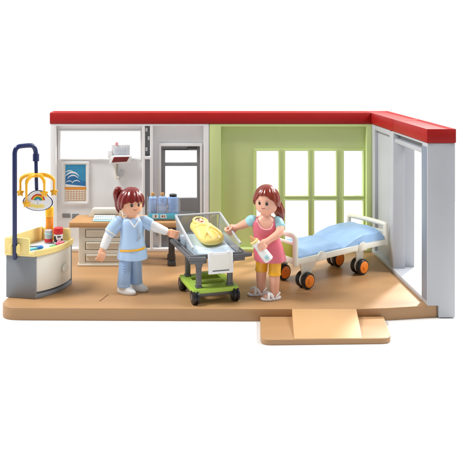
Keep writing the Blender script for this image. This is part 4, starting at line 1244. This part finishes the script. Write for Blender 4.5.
# leggings
for (x, y, xt) in legs_m:
    q = bm_new()
    loft(q, smooth_secs([(xt + 0.08, y * 0.72, 2.7, 0.38, 0.38), (xt + 0.05, y * 0.8, 2.3, 0.41, 0.41), (xt + 0.02, y * 0.92, 1.8, 0.40, 0.40), (x + 0.01, y * 0.96, 1.66, 0.42, 0.42), (x + 0.01, y * .97, 1.58, 0.40, 0.40), (x + 0.01, y * .97, 1.62, 0.3, 0.3)], 4), 30)
    obj('legging', [(q, 'yellow')], MO, ang=50)
    M = Matrix.Translation((x, y, 0)) @ Matrix.Rotation(R(200), 4, 'Z')
    q = bm_new(); c = bm_new()
    loft(c, smooth_secs([(0.27, 0, 0.0, 0.68, 0.33), (0.27, 0, 0.05, 0.74, 0.37), (0.27, 0, 0.13, 0.73, 0.36), (0.27, 0, 0.16, 0.66, 0.3)], 3), 36)
    for (u0, u1) in ((0.62, 0.28), (0.28, 0.62)):
        tube(c, [(u0, -0.33, 0.12), (u0 * .8 + u1 * .2, -0.24, 0.36), ((u0 + u1) / 2, 0.0, 0.46), (u0 * .2 + u1 * .8, 0.24, 0.36), (u1, 0.33, 0.12)], 0.10, 10, 5, 0.9)
    tube(c, [(0.1, -0.34, 0.12), (-0.05, -0.33, 0.34), (-0.3, -0.18, 0.40), (-0.34, 0, 0.41), (-0.3, 0.18, 0.40), (-0.05, 0.33, 0.34), (0.1, 0.34, 0.12)], 0.05, 8, 4)
    merge(q, c, M)
    obj('sandal', [(q, 'bright')], MO, ang=60)
def tm_m(a):
    d = math.degrees(a)
    v = lerp_table([(-180, 128), (-140, 124), (-100, 112), (-75, 100), (-50, 84), (-15, 64), (10, 63), (50, 80), (75, 102), (100, 114), (140, 124), (180, 128)], d)
    return R(v)
b = bm_new()
hair_cap(b, (cM[0] + 0.02, cM[1] + 0.06, cM[2]), yawM, tm_m, 0.90, 0.93, 1.12, 17, 0.7, amp=1.5)
H = obj('hair', [(b, 'hair2')], MO, ang=50)
q = bm_new()
cx, cy, cz = cM
lathe(q, [(0.2, -0.12), (0.27, -0.08), (0.27, 0.08), (0.2, 0.12)], (cx + 0.80, cy + 0.35, cz - 0.22), 20, Matrix.Rotation(R(60), 4, 'Y'))
tube(q, [(cx + 0.62, cy + 0.35, cz - 0.05), (cx + 0.82, cy + 0.3, cz - 0.3), (cx + 0.86, cy + 0.2, cz - 0.65), (cx + 0.98, cy + 0.1, cz - 1.05), (cx + 1.12, cy + 0.05, cz - 1.3)], [0.24, 0.26, 0.35, 0.24, 0.06], 22, 6, groove=0.09, gn=8)
obj('ponytail', [(q, 'hair2')], H, ang=60)

# baby bottle in her hand
BO = thing('baby_bottle', 'white baby bottle with cream teat held in the hand of the woman in pink', 'baby bottle', (6.7 - 0.46, 46.75 - 1.22, 3.52))
axb = V(-1.27, 0.1, 1.6).normalized()
MBt = V(0, 0, 1).rotation_difference(axb).to_matrix().to_4x4()
b = bm_new(); lathe(b, [(0.29, -0.95), (0.33, -0.9), (0.33, -0.3), (0.27, -0.05), (0.27, 0.25), (0.31, 0.4), (0.27, 0.5)], (0, 0, 0), 28, MBt)
obj('bottle_body', [(b, 'bright')], BO)
b = bm_new(); lathe(b, [(0.27, 0.48), (0.29, 0.5), (0.29, 0.62), (0.24, 0.66)], (0, 0, 0), 24, MBt); obj('collar', [(b, 'tray')], BO)
b = bm_new(); lathe(b, [(0.22, 0.64), (0.19, 0.74), (0.11, 0.84), (0.09, 0.96), (0.04, 1.02), (0.01, 1.03)], (0, 0, 0), 20, MBt); obj('teat', [(b, 'tan')], BO)
b = bm_new(); q = bm_new(); box(q, -0.14, 0.14, -0.345, -0.31, -0.75, -0.5, 0.02); merge(b, q, MBt); obj('print', [(b, 'cyanlight')], BO)

# ------------------------------------------------------------------ light
Wd = bpy.data.worlds.new('World'); S.world = Wd; Wd.use_nodes = True
nt = Wd.node_tree; bg = nt.nodes['Background']
tc = nt.nodes.new('ShaderNodeTexCoord'); sp = nt.nodes.new('ShaderNodeSeparateXYZ')
nt.links.new(tc.outputs['Generated'], sp.inputs['Vector'])
mr = nt.nodes.new('ShaderNodeMapRange'); mr.interpolation_type = 'SMOOTHSTEP'
mr.inputs['From Min'].default_value = -0.35; mr.inputs['From Max'].default_value = 0.35
mr.inputs['To Min'].default_value = 0.33; mr.inputs['To Max'].default_value = 1.06
nt.links.new(sp.outputs['Y'], mr.inputs['Value'])
nt.links.new(mr.outputs['Result'], bg.inputs['Strength'])
bg.inputs['Color'].default_value = (1, 1, 1, 1)

def area(name, loc, target, size, power, col=(1, 1, 1)):
    l = bpy.data.lights.new(name, 'AREA'); l.shape = 'DISK'; l.size = size; l.energy = power; l.color = col
    o = bpy.data.objects.new(name, l); COL.objects.link(o)
    o.location = loc
    o.rotation_euler = (V(*target) - V(*loc)).to_track_quat('-Z', 'Y').to_euler()
    return o
area('key_lamp', (-46, 43, 66), (3, 51, 2), 24, 60000, (1.0, 0.98, 0.95))
area('window_lamp', (54, 99, 46), (8, 49, 0), 6, 70000, (1.0, 0.97, 0.92))
area('fill_lamp', (58, 47, 60), (0, 50, 2), 24, 42000, (1.0, 0.99, 0.97))

# ------------------------------------------------------------------ camera
cam = bpy.data.cameras.new('camera'); co = bpy.data.objects.new('camera', cam); COL.objects.link(co)
co.location = (0, 0, 16.3); co.rotation_euler = (R(90), 0, 0)
cam.sensor_width = 36; cam.lens = 700 / 457 * 36
cam.shift_x = 64.5 / 457; cam.shift_y = -176.5 / 457
cam.clip_start = 1; cam.clip_end = 2000
S.camera = co
S.view_settings.view_transform = 'Standard'; S.view_settings.look = 'None'
S.view_settings.exposure = 0; S.view_settings.gamma = 1
